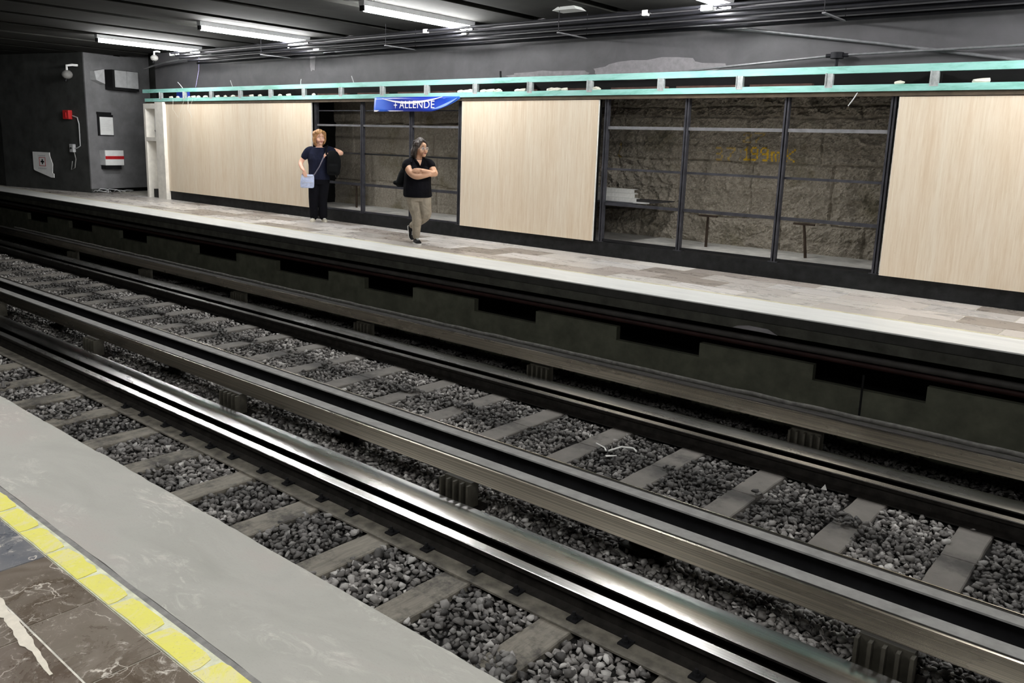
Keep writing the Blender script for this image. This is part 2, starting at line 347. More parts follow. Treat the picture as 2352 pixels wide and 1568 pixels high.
BW = 1.15
def rock(name, x0, x1, z0, z1, y, step, amp, blocks, paint=None, seed=0):
    nx = int((x1-x0)/step)+1; nz = int((z1-z0)/step)+1
    rows = blocks
    co = []; pt = []
    for j in range(nz):
        z = z0+(z1-z0)*j/(nz-1)
        for i in range(nx):
            x = x0+(x1-x0)*i/(nx-1)
            wx = x+.05*noise.noise((x*2, z*2, seed)); wz = z+.04*noise.noise((x*2, z*2, seed+7))
            r = sum(1 for q in rows if wz > q); zz = rows[r-1] if r else z0-.3; zt = rows[r] if r < len(rows) else z1+.3
            bw = BW+.35*noise.noise((r*3.3, seed, 1)); bi = math.floor((wx+r*.47)/bw); u = (wx+r*.47)-bi*bw
            e = min(u, bw-u, wz-zz, zt-wz); groove = max(0, 1-e/.022)
            off = .035*noise.noise((bi*7.7, r*5.1, seed+3))
            a = 0; f = 3.2; g = 1.0
            for k in range(6):
                a += g*(1-2*abs(noise.noise((x*f, z*f*1.1, seed+k*3.1)))) ; f *= 2.05; g *= .62
            co.append((x, y-off-amp*(a-.9)*.55+groove*.045, z))
            if paint: pt.append(paint(x, z))
    me = bpy.data.meshes.new(name)
    fs = [(j*nx+i, j*nx+i+1, (j+1)*nx+i+1, (j+1)*nx+i) for j in range(nz-1) for i in range(nx-1)]
    me.from_pydata(co, [], fs)
    if paint:
        at = me.color_attributes.new('paint', 'FLOAT_COLOR', 'POINT'); at.data.foreach_set('color', [c for p in pt for c in (p, p, p, 1)])
    o = bpy.data.objects.new(name, me); COL.objects.link(o); return o
def rock_mat(name, paint, k=1.0):
    n = N(name, .85); v = n.obj(); a = n.noise(v, 2.2, 8, .75, .3); b = n.noise(v, 26, 8, .8); d = n.noise(v, 1.3, 4, .6)
    c = n.ramp(b, [(.3, tuple(k*q for q in (.11, .093, .07))), (.55, tuple(k*q for q in (.44, .395, .325))), (.72, tuple(k*q for q in (.85, .79, .69)))])
    c = n.mix(n.ramp(a, [(.3, .0), (.7, .75)]), c, tuple(k*q for q in (.33, .295, .24)))
    c = n.mix(n.ramp(d, [(.56, 0.0), (.68, .5)]), c, (.10, .085, .02))
    if paint:
        at = n.nd('ShaderNodeAttribute', attribute_name='paint'); m = n.nd('ShaderNodeMath', operation='MULTIPLY'); n.l(at.outputs['Fac'], m.inputs[0]); n.l(n.ramp(n.noise(v, 38, 4, .7), [(.34, .35), (.46, 1.0)]), m.inputs[1])
        c = n.mix(m.outputs[0], c, (.85, .55, .02))
    n.col(c).bump(b, .7, .012); return n.mat
FONT = {'1': '00100 01100 00100 00100 00100 00100 01110', '9': '01110 10001 10001 01111 00001 00001 01110', '3': '11110 00001 00001 01110 00001 00001 11110',
        '7': '11111 00001 00010 00100 00100 01000 01000', 'm': '00000 00000 11010 10101 10101 10101 10101', 'K': '10001 10010 10100 11000 10100 10010 10001', ':': '00000 00100 00100 00000 00100 00100 00000', '2': '01110 10001 00001 00110 01000 10000 11111', '/': '00001 00010 00010 00100 01000 01000 10000'}
writing = []        # (text, x of left edge, z of top, letter width, height, strength)
writing += [('3', -5.68, 1.62, .13, .19, .5), ('7', -5.50, 1.62, .13, .19, .5), (':', -5.32, 1.62, .08, .19, .35)]
writing += [('1', -5.24, 1.64, .10, .2, 1.0), ('9', -5.15, 1.64, .13, .2, 1.0), ('9', -4.99, 1.64, .13, .2, 1.0), ('m', -4.84, 1.64, .16, .2, .95), ('K', -4.62, 1.62, .14, .18, .95)]
writing += [('2', -5.27, 1.84, .13, .15, .4), ('7', -5.10, 1.84, .14, .15, .45), ('1', -7.40, 1.66, .1, .24, .45)]
def paint(x, z):
    for ch, lx, tz, wd, h, st in writing:
        if lx <= x < lx+wd and tz-h < z <= tz:
            c = int((x-lx)/wd*5); r = int((tz-z)/h*7)
            if FONT[ch].split()[min(r, 6)][min(c, 4)] == '1': return st
    return 0.0
o = rock('wall_rock', -8.3, -2.6, .12, 2.5, 11.42, .014, .09, [.62, 1.42, 2.05, 2.2], paint, 3)
o.data.materials.append(rock_mat('rough_rock', True)); struct(o)
o = rock('wall_rock', -14.75, -10.2, .12, 2.35, 11.42, .022, .022, [.72, 1.28, 1.9], None, 12)
o.data.materials.append(rock_mat('dressed_stone', False, 1.05)); struct(o)
s = MB(); s.box(-20.3, XR, 12.0, 12.1, 0, 2.7); s.box(-20.3, XR, YU+.205, 12.1, 2.5, 2.62); s.box(-20.3, XR, YU-.0, YU+.2, 2.36, 2.555); o = s.build('wall_cavity', M_VOID); struct(o)
# upper wall above the truss
o = bx('wall_upper', M_UP, (-20.3, XR, YU, YU+.2, 2.56, 3.7)); struct(o)
for (x, z, w_, h_, k) in ((-14.0, 3.05, .09, .2, 1), (-6.25, 2.66, 1.0, .14, 2), (-8.1, 2.62, .8, .07, 3)):
    rr = random.Random(k); q = []
    for i in range(26):
        a = 2*math.pi*i/26; r = 1+.28*noise.noise((math.cos(a)*2, math.sin(a)*2, k*5))+.12*rr.uniform(-1, 1)
        q.append((x+w_*r*math.cos(a), YU-.001, z+h_*r*math.sin(a)))
    s = MB(); s.poly(q, .004, (0, -1, 0))
    tag(s.build('plaster_patch', M_PLASTER), {1: 'small pale drip shaped plaster patch high on the grey wall at left', 2: 'large ragged pale plaster patch above the truss, right of middle', 3: 'thin pale plaster scrape just above the truss over the middle panel'}[k], 'plaster patch')
struct(bx('wall_far', M_END, (-23.4, -19.2, 11.35, 11.5, 0, 3.7)))
# end wall at the left: a return facing the platform and a dark wall running on
s = MB(); s.box(-.12, .12, 0, 1, .09, 1); 
def wallseg(name, p, q, z0, z1, th, mat):
    dx, dy = q[0]-p[0], q[1]-p[1]; L = math.hypot(dx, dy); nx, ny = -dy/L*th, dx/L*th
    s = MB(); s.add([(p[0], p[1], z0), (q[0], q[1], z0), (q[0]+nx, q[1]+ny, z0), (p[0]+nx, p[1]+ny, z0), (p[0], p[1], z1), (q[0], q[1], z1), (q[0]+nx, q[1]+ny, z1), (p[0]+nx, p[1]+ny, z1)],
                    [(0, 3, 2, 1), (4, 5, 6, 7), (0, 1, 5, 4), (1, 2, 6, 5), (2, 3, 7, 6), (3, 0, 4, 7)])
    return struct(s.build(name, mat))
PA, PB = (-21.9, 9.42), (-22.35, 11.3)
wallseg('wall_left', PA, PB, .1, 3.62, .04, M_ENDF)
wallseg('wall_left', (-22.0, 9.5), (-22.45, 11.3), 0, .1, .3, M_VOID)
PC = (-25.3, 8.62)
wallseg('wall_left', PC, (PA[0]-.003, PA[1]), 0, 3.62, .3, M_END)
wallseg('wall_left', (-40, 8.3), PC, 0, 3.62, .3, M_END)
o = bx('wall_end', M_VOID, (-40.2, -40, -4, 9, -1.5, 3.7)); struct(o)
# ceiling: transverse slabs with dark gaps
s = MB(); s.box(XL, XR, -4, 11.6, 3.62, 3.72, 1)
x = -8.42 + 1.52*9
while x > XL:
    s.box(x-1.52+.27, x, -4, YU+.0, 3.45, 3.62, 0); x -= 1.52
o = s.build('ceiling', [M_CEIL, M_VOID]); struct(o)
o = bx('wall_behind', plain('station_back_wall', (.3, .29, .27), .6), (-14, XR, -4.1, -4, 0, 3.62)); struct(o)

# ------------------------------------------------------------------ track
T1, T2 = 3.0575, 6.1075
def rail(y_in, sgn, name, label):
    r = empty(name, (0, 0, 0), 0, label, 'rail', 'slim running rails')
    y0, y1 = sorted((y_in, y_in+sgn*.08)); c = (y0+y1)/2
    s = MB(); s.extr([(y0+.004, Z_RAIL), (y1-.004, Z_RAIL), (y1, Z_RAIL-.004), (y1, Z_RAIL-.004-.001), (y0, Z_RAIL-.005), (y0, Z_RAIL-.004)], XL, XR-2); s.build('rail_head', M_RAILT, r)
    s = MB(); s.extr([(y0, Z_RAIL-.005), (y1, Z_RAIL-.005), (y1-.004, Z_RAIL-.035), (c+.01, Z_RAIL-.045), (c+.01, Z_RAIL-.115), (c+.07, Z_RAIL-.132), (c+.07, Z_RAIL-.143), (c-.07, Z_RAIL-.143), (c-.07, Z_RAIL-.132), (c-.01, Z_RAIL-.115), (c-.01, Z_RAIL-.045), (y0+.004, Z_RAIL-.035)], XL, XR-2); s.build('rail_web', M_RUST, r)
    return r
def piste(y0, y1, label):
    r = empty('rollway', (0, 0, 0), 0, label, 'rollway', 'wide polished rollways for rubber tyres')
    s = MB(); hw = (y1-y0)/2; s.extr([(y0, Z_RAIL-.009)]+[(y0+hw+hw*t, Z_RAIL-.0042*t*t) for t in [-1+k/10 for k in range(21)]]+[(y1, Z_RAIL-.009)], XL, XR-2); s.build('running_plate', M_PISTE, r)
    c = (y0+y1)/2; s = MB(); s.extr([(y0+.001, Z_RAIL-.009), (y1-.001, Z_RAIL-.009), (y1-.001, Z_RAIL-.018), (c+.012, Z_RAIL-.022), (c+.012, Z_RAIL-.12), (y1-.03, Z_RAIL-.132), (y1-.03, Z_RAIL-.143), (y0+.03, Z_RAIL-.143), (y0+.03, Z_RAIL-.132), (c-.012, Z_RAIL-.12), (c-.012, Z_RAIL-.022), (y0+.001, Z_RAIL-.018)], XL, XR-2); s.build('beam_web', M_RUST, r)
def guide(yf, sgn, label, ztop=-.785, leg=(.033, .139), skirt=0.0, top=None):
    r = empty('guide_bar', (0, 0, 0), 0, label, 'guide bar', 'angle section guide bars on insulators')
    zb = ztop-.14
    def P(pts): return [(yf+sgn*a, b) for a, b in pts]
    s = MB(); s.extr(P([(0, zb+.004), (0, ztop-.006), (.004, ztop-.002), (.012, ztop-.002), (.012, zb+.002), (.003, zb)]), XL, XR-2); s.build('guide_face', M_GUIDE, r)
    s = MB(); s.extr(P([(leg[0], ztop), (leg[1], ztop), (leg[1], ztop-.012), (leg[0], ztop-.012)]), XL, XR-2); s.build('top_flange', top or M_DUST, r)
    s = MB(); s.extr(P([(.012, ztop-.006), (leg[0], ztop-.003), (leg[0], ztop-.012), (.024, ztop-.02), (.024, zb-.002), (.012, zb)]), XL, XR-2); s.build('bar_back', M_RUST, r)
    if skirt: s = MB(); s.extr(P([(.014, ztop-.02), (.026, ztop-.02), (.026, ztop-skirt), (.014, ztop-skirt)]), XL, XR-2); s.build('gap_shade_plate', M_BLACK, r)  # black plate added to keep the shaded gap dark and cover the rollway
rail(3.775, 1, 'running_rail', 'slim shiny rail beside the brightest rollway of the nearer track')
rail(6.825, 1, 'running_rail', 'slim shiny rail on the far platform side of the farther track')
rail(5.345, -1, 'running_rail', 'slim rail hidden low behind the middle guide bar of the farther track')
piste(3.954, 4.216, 'wide brightly polished rollway of the nearer track, the brightest band')
piste(7.045, 7.300, 'wide dark polished rollway of the farther track nearest the far platform')
piste(4.98, 5.22, 'wide rollway low behind the middle guide bar of the farther track')
guide(4.3075, 1, 'guide bar of the nearer track with scuffed brown face toward the camera')
guide(7.3575, 1, 'guide bar of the farther track running below the far platform', top=M_SHADEFL)
guide(4.815, -1, 'guide bar back with dusty grey top beside the middle sleepers', -.785, (.049, .14), .24)
# light base plate along the foot of the near rail, with bolts
r = empty('base_plate_strip', (0, 0, 0), 0, 'dusty flat plate with dark bolts along the foot of the nearer rail', 'base plate')
bx('plate', M_BASE, (XL, XR-2, 3.60, 3.740, Z_SLP+.001, Z_SLP+.014), r)
bolt = MB(); bolt.tube([(0, 0, 0), (0, 0, .03)], .022, 6, smooth=False); bolt.tube([(0, 0, .03), (0, 0, .055)], .011, 8); bolt.box(-.035, .035, -.03, .05, 0, .012)
b0 = bolt.build('bolt', M_BLACK, r); k = 0
for i in range(-8, 1):
    for dx in (-.06, .3):
        x = -1.66+.805*i+dx
        if k == 0: b = b0
        else: b = b0.copy(); COL.objects.link(b); b.parent = r
        b.location = (x, 3.70, Z_SLP+.014); k += 1

# insulators carrying the guide bars
def insulator():
    r = empty('insulator', (0, 0, 0), 0, '', 'insulator')
    s = MB(); s.box(-.14, .14, -.01, .07, -.20, .0)
    for k in range(5): s.box(-.15+.07*k, -.13+.07*k, -.06, -.01, -.20, -.01)
    s.build('ribbed_body', M_INSUL, r)
    bx('foot', M_RUST, (-.18, .18, -.12, .14, -.235, -.20), r)
    return r
ins0 = None
for row, (yy, sg, xs_, lab) in enumerate(((4.345, 1, [-.96-3.13*k for k in range(6)], 'ribbed brown insulator block under the guide bar of the nearer track'),
                          (7.395, 1, [.6-3.15*k for k in range(7)], 'dark ribbed insulator block under the guide bar below the far platform'),
                          (4.765, -1, [-2.63-3.2*k for k in range(4)]+[.55], 'small insulator block in the black gap behind the middle guide bar'))):
    for x in xs_:
        if ins0 is None: o = ins0 = insulator()
        else: o = copy_tree(ins0)
        o.location = (x, yy, -.93-.03); o.rotation_euler = (0, 0, 0 if sg > 0 else math.pi); o['label'] = lab; o['group'] = lab.replace('insulator block', 'insulators')[:60]
        if row == 0: tag(o, lab, 'insulator', 'insulators of the nearer guide bar')
        elif row == 1: tag(o, lab, 'insulator', 'insulators below the far platform')
        else: tag(o, lab, 'insulator', 'insulators behind the middle guide bar')

# sleepers
def sleeper_mesh(y0, y1, wd, mid=None, seed=0):
    s = MB(); rr = random.Random(seed)
    segs = [(y0, y1)] if mid is None else [(y0, mid-.012), (mid+.012, y1)]
    for a, b in segs:
        bb = bmesh.new(); bmesh.ops.create_cube(bb, size=1)
        for v in bb.verts: v.co = (v.co.x*wd, (a+b)/2+v.co.y*(b-a), -.09+v.co.z*.18)
        bmesh.ops.subdivide_edges(bb, edges=[e for e in bb.edges if abs((e.verts[0].co-e.verts[1].co).y) > .3], cuts=14)
        for v in bb.verts: v.co += Vector((.006*noise.noise(v.co*5+Vector((seed, 0, 0))), 0, .004*noise.noise(v.co*4+Vector((seed, 3, 0)))))
        bmesh.ops.bevel(bb, geom=[e for e in bb.edges if len(e.link_faces) == 2 and e.calc_face_angle(0) > 1], offset=.008, segments=1, affect='EDGES')
        s.bm(bb)
    if mid is not None: s.box(-wd/2+.01, wd/2-.01, mid-.02, mid+.02, -.16, -.006)
    return s
sl1 = sleeper_mesh(1.75, 4.45, .235, None, 1).build('sleeper', M_SLP); sl2 = sleeper_mesh(4.75, 7.35, .235, 6.2, 2).build('sleeper', M_SLP2)
XS = [-1.66+.805*i for i in range(-26, 4)]
for row, proto, yy in ((0, sl1, 0), (1, sl2, 0)):
    first = True
    for i, x in enumerate(XS):
        if row == 0 and (x < -13.5 or x > .4): continue
        if first: o = proto; first = False
        else: o = proto.copy(); COL.objects.link(o)
        o.location = (x-.12+random.Random(i+row*50).uniform(-.012, .012), 0, Z_SLP); o.rotation_euler = (0, 0, random.Random(i+9+row*50).uniform(-.006, .006))
        if row == 0: tag(o, 'weathered wooden sleeper of the nearer track, poking from the ballast beside the near platform', 'sleeper', 'wooden sleepers of the nearer track')
        else: tag(o, 'grey brown sleeper crossing the stones in the middle of the farther track', 'sleeper', 'sleepers of the farther track')

# ballast: one pile nobody could count
rng = np.random.default_rng(5)
def variants(n, m):
    out = []
    for k in range(n):
        d = rng.normal(size=(m, 3)); d /= np.linalg.norm(d, axis=1)[:, None]; d *= rng.uniform(.8, 1.05, (m, 1)); d *= np.array([rng.uniform(1.0, 1.45), rng.uniform(.75, 1.05), rng.uniform(.5, .85)])
        b = bmesh.new(); vs = [b.verts.new(p) for p in d]; r = bmesh.ops.convex_hull(b, input=vs)
        bmesh.ops.delete(b, geom=list({g for g in r['geom_interior'] + r['geom_unused'] if isinstance(g, bmesh.types.BMVert)}), context='VERTS')
        b.verts.index_update(); out.append((np.array([q.co[:] for q in b.verts]), np.array([[q.index for q in t.verts] for t in b.faces]))); b.free()
    return out
V2 = variants(30, 11); V1 = variants(12, 9)
def euler(a, b, c):
    ca, sa, cb, sb, cc, sc = np.cos(a), np.sin(a), np.cos(b), np.sin(b), np.cos(c), np.sin(c)
    R = np.empty((len(a), 3, 3)); R[:, 0, 0] = ca*cb; R[:, 0, 1] = ca*sb*sc-sa*cc; R[:, 0, 2] = ca*sb*cc+sa*sc
    R[:, 1, 0] = sa*cb; R[:, 1, 1] = sa*sb*sc+ca*cc; R[:, 1, 2] = sa*sb*cc-ca*sc; R[:, 2, 0] = -sb; R[:, 2, 1] = cb*sc; R[:, 2, 2] = cb*cc; return R
AV, AF = [], []; nv = 0
def strew(x0, x1, y0, y1, step, r0, r1, hi, zoff=0.0):
    global nv
    gx, gy = np.meshgrid(np.arange(x0, x1, step), np.arange(y0, y1, step)); gx = gx.ravel(); gy = gy.ravel()
    gx = gx+rng.uniform(-.45, .45, gx.size)*step; gy = gy+rng.uniform(-.45, .45, gy.size)*step
    r = rng.uniform(r0, r1, gx.size)
    # the sleepers stay mostly clear
    ph = np.abs(((gx+.12+1.66+.4025) % .805)-.4025); on = (ph < .1175+r*.45); between = (gy > 4.3) & (gy < 4.95)
    keep = ~on | (rng.random(gx.size) < .0)
    spill = np.array([noise.noise((a*1.7, b*2.3, 5)) for a, b in zip(gx, gy)])
    mid = np.exp(-((gy-6.2)/.12)**2)*.9
    keep |= (spill+mid*.45 > .44) & (rng.random(gx.size) < .8)
    keep |= (gy < 3.2) & (spill > .2); keep |= between | (gy > 7.2)
    z = np.where(on & ~between, Z_SLP+r*.25, Z_SLP-.022+rng.uniform(-.016, .014, gx.size))+zoff+.02*mid*(spill > -.1)
    gx, gy, r, z = gx[keep], gy[keep], r[keep], z[keep]
    R = euler(rng.uniform(0, 6.28, gx.size), rng.uniform(-.6, .6, gx.size), rng.uniform(-.6, .6, gx.size))
    VV = V2 if hi else V1; vid = rng.integers(0, len(VV), gx.size)
    for q, (bv, bf) in enumerate(VV):
        m = vid == q; cnt = int(m.sum())
        if not cnt: continue
        P = np.einsum('nij,kj->nki', R[m], bv)*r[m][:, None, None]+np.stack([gx[m], gy[m], z[m]], 1)[:, None, :]
        k = len(bv); AV.append(P.reshape(-1, 3)); AF.append((bf[None]+(nv+np.arange(cnt)*k)[:, None, None]).reshape(-1, 3)); nv += cnt*k
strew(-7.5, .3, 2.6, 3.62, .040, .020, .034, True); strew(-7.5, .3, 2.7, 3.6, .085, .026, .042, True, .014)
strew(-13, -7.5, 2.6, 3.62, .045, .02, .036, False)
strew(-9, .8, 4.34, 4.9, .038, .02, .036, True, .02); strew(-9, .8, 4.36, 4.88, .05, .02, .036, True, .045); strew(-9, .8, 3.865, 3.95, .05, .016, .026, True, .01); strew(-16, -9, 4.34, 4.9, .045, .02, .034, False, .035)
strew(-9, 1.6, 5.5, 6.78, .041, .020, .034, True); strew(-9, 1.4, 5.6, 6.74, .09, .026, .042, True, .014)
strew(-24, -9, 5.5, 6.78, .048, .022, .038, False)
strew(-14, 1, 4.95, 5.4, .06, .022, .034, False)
AV = np.concatenate(AV).astype(np.float32); AF = np.concatenate(AF).astype(np.int32)
me = bpy.data.meshes.new('ballast'); me.vertices.add(len(AV)); me.vertices.foreach_set('co', AV.ravel())
me.loops.add(AF.size); me.loops.foreach_set('vertex_index', AF.ravel()); me.polygons.add(len(AF))
me.polygons.foreach_set('loop_start', np.arange(0, AF.size, 3, dtype=np.int32)); me.polygons.foreach_set('loop_total', np.full(len(AF), 3, dtype=np.int32)); me.update(calc_edges=True); me.validate()
me.materials.append(M_STONE); o = bpy.data.objects.new('ballast', me); COL.objects.link(o)
tag(o, 'grey crushed stone ballast lying between the sleepers of both tracks', 'ballast', None, 'stuff')
AV, AF = [], []; nv = 0
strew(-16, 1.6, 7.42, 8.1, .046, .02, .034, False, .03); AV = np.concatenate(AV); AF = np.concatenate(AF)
me = bpy.data.meshes.new('ballast'); me.from_pydata(AV.tolist(), [], AF.tolist()); me.materials.append(M_DARKST); o = bpy.data.objects.new('ballast', me); COL.objects.link(o)
tag(o, 'near black ballast stones in the strip under the far platform edge', 'ballast', None, 'stuff')

# ------------------------------------------------------------------ lamps
def lamp():
    r = empty('fluorescent_lamp', (0, 0, 0), 0, '', 'lamp', 'fluorescent lamps')
    s = MB(); s.add([(-.06, 0, .09), (.06, 0, .09), (.05, 0, .02), (-.05, 0, .02), (-.06, 2.26, .09), (.06, 2.26, .09), (.05, 2.26, .02), (-.05, 2.26, .02)], [(0, 1, 2, 3), (7, 6, 5, 4), (0, 4, 5, 1), (3, 2, 6, 7), (0, 3, 7, 4), (1, 5, 6, 2)])
    s.build('housing', M_LTGREY, r)
    for y in (.05, 1.15):
        s = MB(); s.tube([(0, y, -.022), (0, y+1.06, -.022)], .034, 12); s.build('tube', M_TUBE, r)
    for y in (.0, 2.22):
        bx('end_cap', M_BLACK, (-.04, .04, y, y+.03, -.05, .02), r)
    return r
L0 = lamp(); first = True
labs = {-17.6: 'lit fluorescent lamp at far left under the ceiling, with a camera beside it', -13.7: 'lit fluorescent lamp on the ceiling, middle of the three fully seen', -9.42: 'brightest lit fluorescent lamp, above the two waiting women and the middle panel',
        -5.0: 'lit fluorescent lamp whose glow is cut by the top edge, upper right'}
for yy, row in ((7.84, LAMPS_FAR), (-.6, LAMPS_NEAR)):
    for x in row:
        o = L0 if first else copy_tree(L0); first = False
        o.location = (x, yy, 3.36)
        tag(o, labs.get(x, 'lit fluorescent lamp outside the picture over the far platform') if yy > 5 else 'lit fluorescent lamp outside the picture over the near platform', 'lamp', 'fluorescent lamps')

# ------------------------------------------------------------------ stone panels
def panel(x0, x1, label, el=1, er=1):
    r = empty('wall_panel', (x0, YW, .205), 0, label, 'wall panel', 'travertine wall panels')
    bx('face_sheet', M_TRAV, (.004*el, x1-x0-.004*er, -.012, .012, .0, 2.02), r)
    
    if el: s = MB(); s.box(-.0, .004, -.014, .014, 0, 2.02); s.build('cut_edge', M_TRAVE, r)
    if er: s = MB(); s.box(x1-x0-.004, x1-x0, -.014, .014, 0, 2.02); s.build('cut_edge', M_TRAVE, r)
    s = MB(); s.box(.02, x1-x0-.02, .012, .05, .0, .06); s.box(.02, x1-x0-.02, .012, .05, 1.0, 1.06); s.build('backing_rail', M_FRAME, r)
panel(-19.18, -16.38, 'beige travertine panel next to the pale stone column at left', 1, 0)
panel(-16.379, -13.58, 'beige travertine panel just left of the fair haired woman', 0, 1)
panel(-9.57, -6.88, 'beige travertine panel in the middle, between the two open bays')
panel(-2.83, 1.2, 'beige travertine panel at the right edge, right of the rock')
panel(1.204, 4.2, 'beige travertine panel outside the picture at right')
bx('panel_backing', M_VOID, (-19.18, -13.6, YW+.06, YW+.1, .21, 2.3)).name = 'wall_backing'; struct(bpy.data.objects['wall_backing'])
for b in ((-9.55, -6.9), (-2.8, 5)): struct(bx('wall_backing', M_VOID, (b[0], b[1], YW+.06, YW+.1, .21, 2.3)))
struct(bx('wall_backing', M_VOID, (-9.5, -8.35, 10.2, 11.9, .21, 2.5))); struct(bx('wall_backing', M_VOID, (-16.5, -14.6, 10.25, 11.5, .21, 2.5)))
struct(bx('wall_backing', M_VOID, (-2.62, -2.5, 10.25, 11.9, .21, 2.5)))

# ------------------------------------------------------------------ mint truss
r = empty('mint_truss', (0, 0, 0), 0, 'long mint green painted steel truss running above the panels and open bays', 'truss')
YT = YW-.045
s = MB(); s.box(-20.2, XR-1, YT, YT+.05, 2.49, 2.572); s.build('top_chord', M_MINT, r)
s = MB(); s.box(-20.1, XR-1, YT-.005, YT+.075, 2.285, 2.36); s.build('bottom_chord', M_MINT, r)
s = MB(); s.box(-20.1, XR-1, YT+.02, YT+.07, 2.232, 2.284); s.build('truss_shade_strip', plain('truss_shade', (.09, .07, .05), .7), r)  # dark strip painted in for the shade between truss and panels
ux = [-19.33, -18.25, -17.12, -15.98, -14.88, -13.77, -12.64, -11.49, -10.37, -9.26, -8.14, -7.04, -5.88, -4.75, -3.63, -2.49, -1.35, -.2, .9]
up = MB(); up.box(-.04, .045, YT-.004, YT+.045, 2.36, 2.492); up.box(-.04, -.03, YT-.02, YT, 2.35, 2.5); up.box(-.04, .05, YT-.008, YT-.003, 2.33, 2.372)
u0 = up.build('upright', M_MINTUP, r)
for i, x in enumerate(ux):
    u = u0 if i == 0 else u0.copy()
    if i: COL.objects.link(u); u.parent = r
    u.location = (x, 0, 0)
# things lying in the truss
rr = random.Random(21); rub = []
for k in range(3):
    b = bmesh.new(); bmesh.ops.create_icosphere(b, subdivisions=2, radius=1)
    for v in b.verts: v.co = Vector((v.co.x*1.5, v.co.y*.8, max(-.5, v.co.z)*.6))*(1+.5*noise.noise(v.co*1.6+Vector((k*7, 0, 0))))
    s = MB(); s.bm(b); rub.append(s)
m_rub = plain('plaster_rubble', (.72, .69, .6), .85, 0, .15, 20, .3)
protos = [None]*3; n_r = 0
spots = [(-18.9, .05), (-18.6, .04), (-18.1, .03), (-17.9, .06), (-17.7, .05), (-17.4, .06), (-16.9, .05), (-16.6, .03), (-16.3, .05), (-15.6, .05), (-15.3, .04), (-14.6, .04), (-14.3, .05), (-13.5, .03), (-9.6, .05), (-9.5, .04), (-9.4, .06), (-9.1, .05), (-8.95, .06), (-8.8, .05), (-8.4, .04), (-8.3, .05), (-7.75, .05), (-7.65, .06), (-7.5, .04), (-6.95, .05), (-2.85, .035), (-2.02, .06)]
for x, q in spots:
    k = n_r % 3
    if protos[k] is None: protos[k] = o = rub[k].build('rubble_piece', m_rub)
    else: o = protos[k].copy(); COL.objects.link(o)
    o.scale = (q*1.1, .035, .034+q*.3); o.location = (x+.0, YT+.037, 2.36+(.034+q*.3)*.3); n_r += 1
    tag(o, 'small pale lump of plaster rubble lying on the lower chord of the mint truss', 'rubble', 'plaster rubble in the mint truss')
boards = [(-13.6, -12.7, 2.40), (-12.4, -11.6, 2.44), (-11.3, -9.9, 2.43), (-9.1, -8.2, 2.43), (-6.8, -5.9, 2.41), (-5.75, -4.8, 2.45), (-4.7, -3.9, 2.46), (-7.9, -7.1, 2.44), (-16.7, -15.9, 2.42), (-1.6, -.6, 2.44)]
nm = ['behind the truss over the fair haired woman', 'behind the truss at the left end of the blue banner', 'behind the truss above the blue banner', 'behind the truss over the middle panel left half', 'behind the truss over the aluminium profiles', 'behind the truss left of the rock bay posts', 'behind the truss between the rock bay posts', 'behind the truss over the middle panel right half', 'behind the truss over the leftmost panels', 'behind the truss at the right edge']
for (a, b, z), t in zip(boards, nm):
    z = 2.382
    s = MB(); s.box(a, b, 10.22, 10.29, z-.022, z+.022); tag(s.build('timber_board', M_BROWN), 'reddish brown board lying '+t, 'board', 'brown boards behind the truss')
bx_ = bx('blue_box', M_BLUEBOX, (-18.85, -18.45, 10.16, 10.28, 2.37, 2.52), c=.01); tag(bx_, 'small blue plastic box in the left end of the mint truss', 'box')
struct(bx('trim_10', M_PLINTH, (-20.1, XR, 10.11, 10.38, 2.33, 2.36)))

# ------------------------------------------------------------------ steel frames in the open bays
YF = 10.14
def frame(name, label, x0, x1, posts, bars):
    r = empty(name, (x0, YF, .205), 0, label, 'steel frame')
    for x in posts:
        s = MB(); s.box(x-x0-.03, x-x0-.008, -.035, .03, .005, 2.05); s.box(x-x0+.008, x-x0+.03, -.035, .03, .005, 2.05); s.box(x-x0-.01, x-x0+.01, -.0, .03, .005, 2.05); s.box(x-x0-.06, x-x0+.06, -.045, .05, 0, .008); s.build('post', M_FRAME, r)
    for (a, b, z, t, m, dy) in bars:
        s = MB(); s.box(a-x0, b-x0, dy, dy+t, z-.205-t/2, z-.205+t/2); s.build('crossbar', m, r)
    return r
xs_ = [-6.78, -5.50, -4.14, -2.90]; bars = []
for a, b in zip(xs_, xs_[1:]):
    bars += [(a+.035, b-.035, 1.84, .042, M_GALV, -.02), (a+.035, b-.035, 1.26, .03, M_FRAME, .01), (a+.035, b-.035, .76, .04, M_FRAME, -.01), (a+.035, b-.035, .235, .03, M_BLACK, -.02)]
frame('steel_frame', 'dark steel post and rail frame in the open bay before the rough rock', -6.85, -2.83, xs_, bars)
xs_ = [-13.52, -12.15, -10.84, -9.66]; bars = []
for a, b in zip(xs_, xs_[1:]):
    bars += [(a+.035, b-.035, 1.81, .036, M_GALV, -.02), (a+.035, b-.035, 1.30, .028, M_BLACK, .01), (a+.035, b-.035, .735, .045, M_FRAME, -.01), (a+.035, b-.035, .23, .03, M_FRAME, -.02), (a+.035, b-.035, 2.08, .018, M_FRAME, .02)]
frame('steel_frame', 'dark steel post and rail frame in the open bay behind the two women', -13.58, -9.57, xs_, bars)
def brace(x, label, lean=0.0):
    r = empty('ledge_brace', (x, 10.5, .21), 0, label, 'brace', 'rusty braces standing on the ledge')
    s = MB(); s.tube([(0, .35, 0), (lean*.5, .35, .24), (lean, .35, .44)], [.022, .02, .018], 6, smooth=False); s.build('bar', M_RUSTBAR, r)
    bx('cross_piece', M_RUSTBAR, (lean-.14, lean+.14,   .33, .37, .43, .455), r)
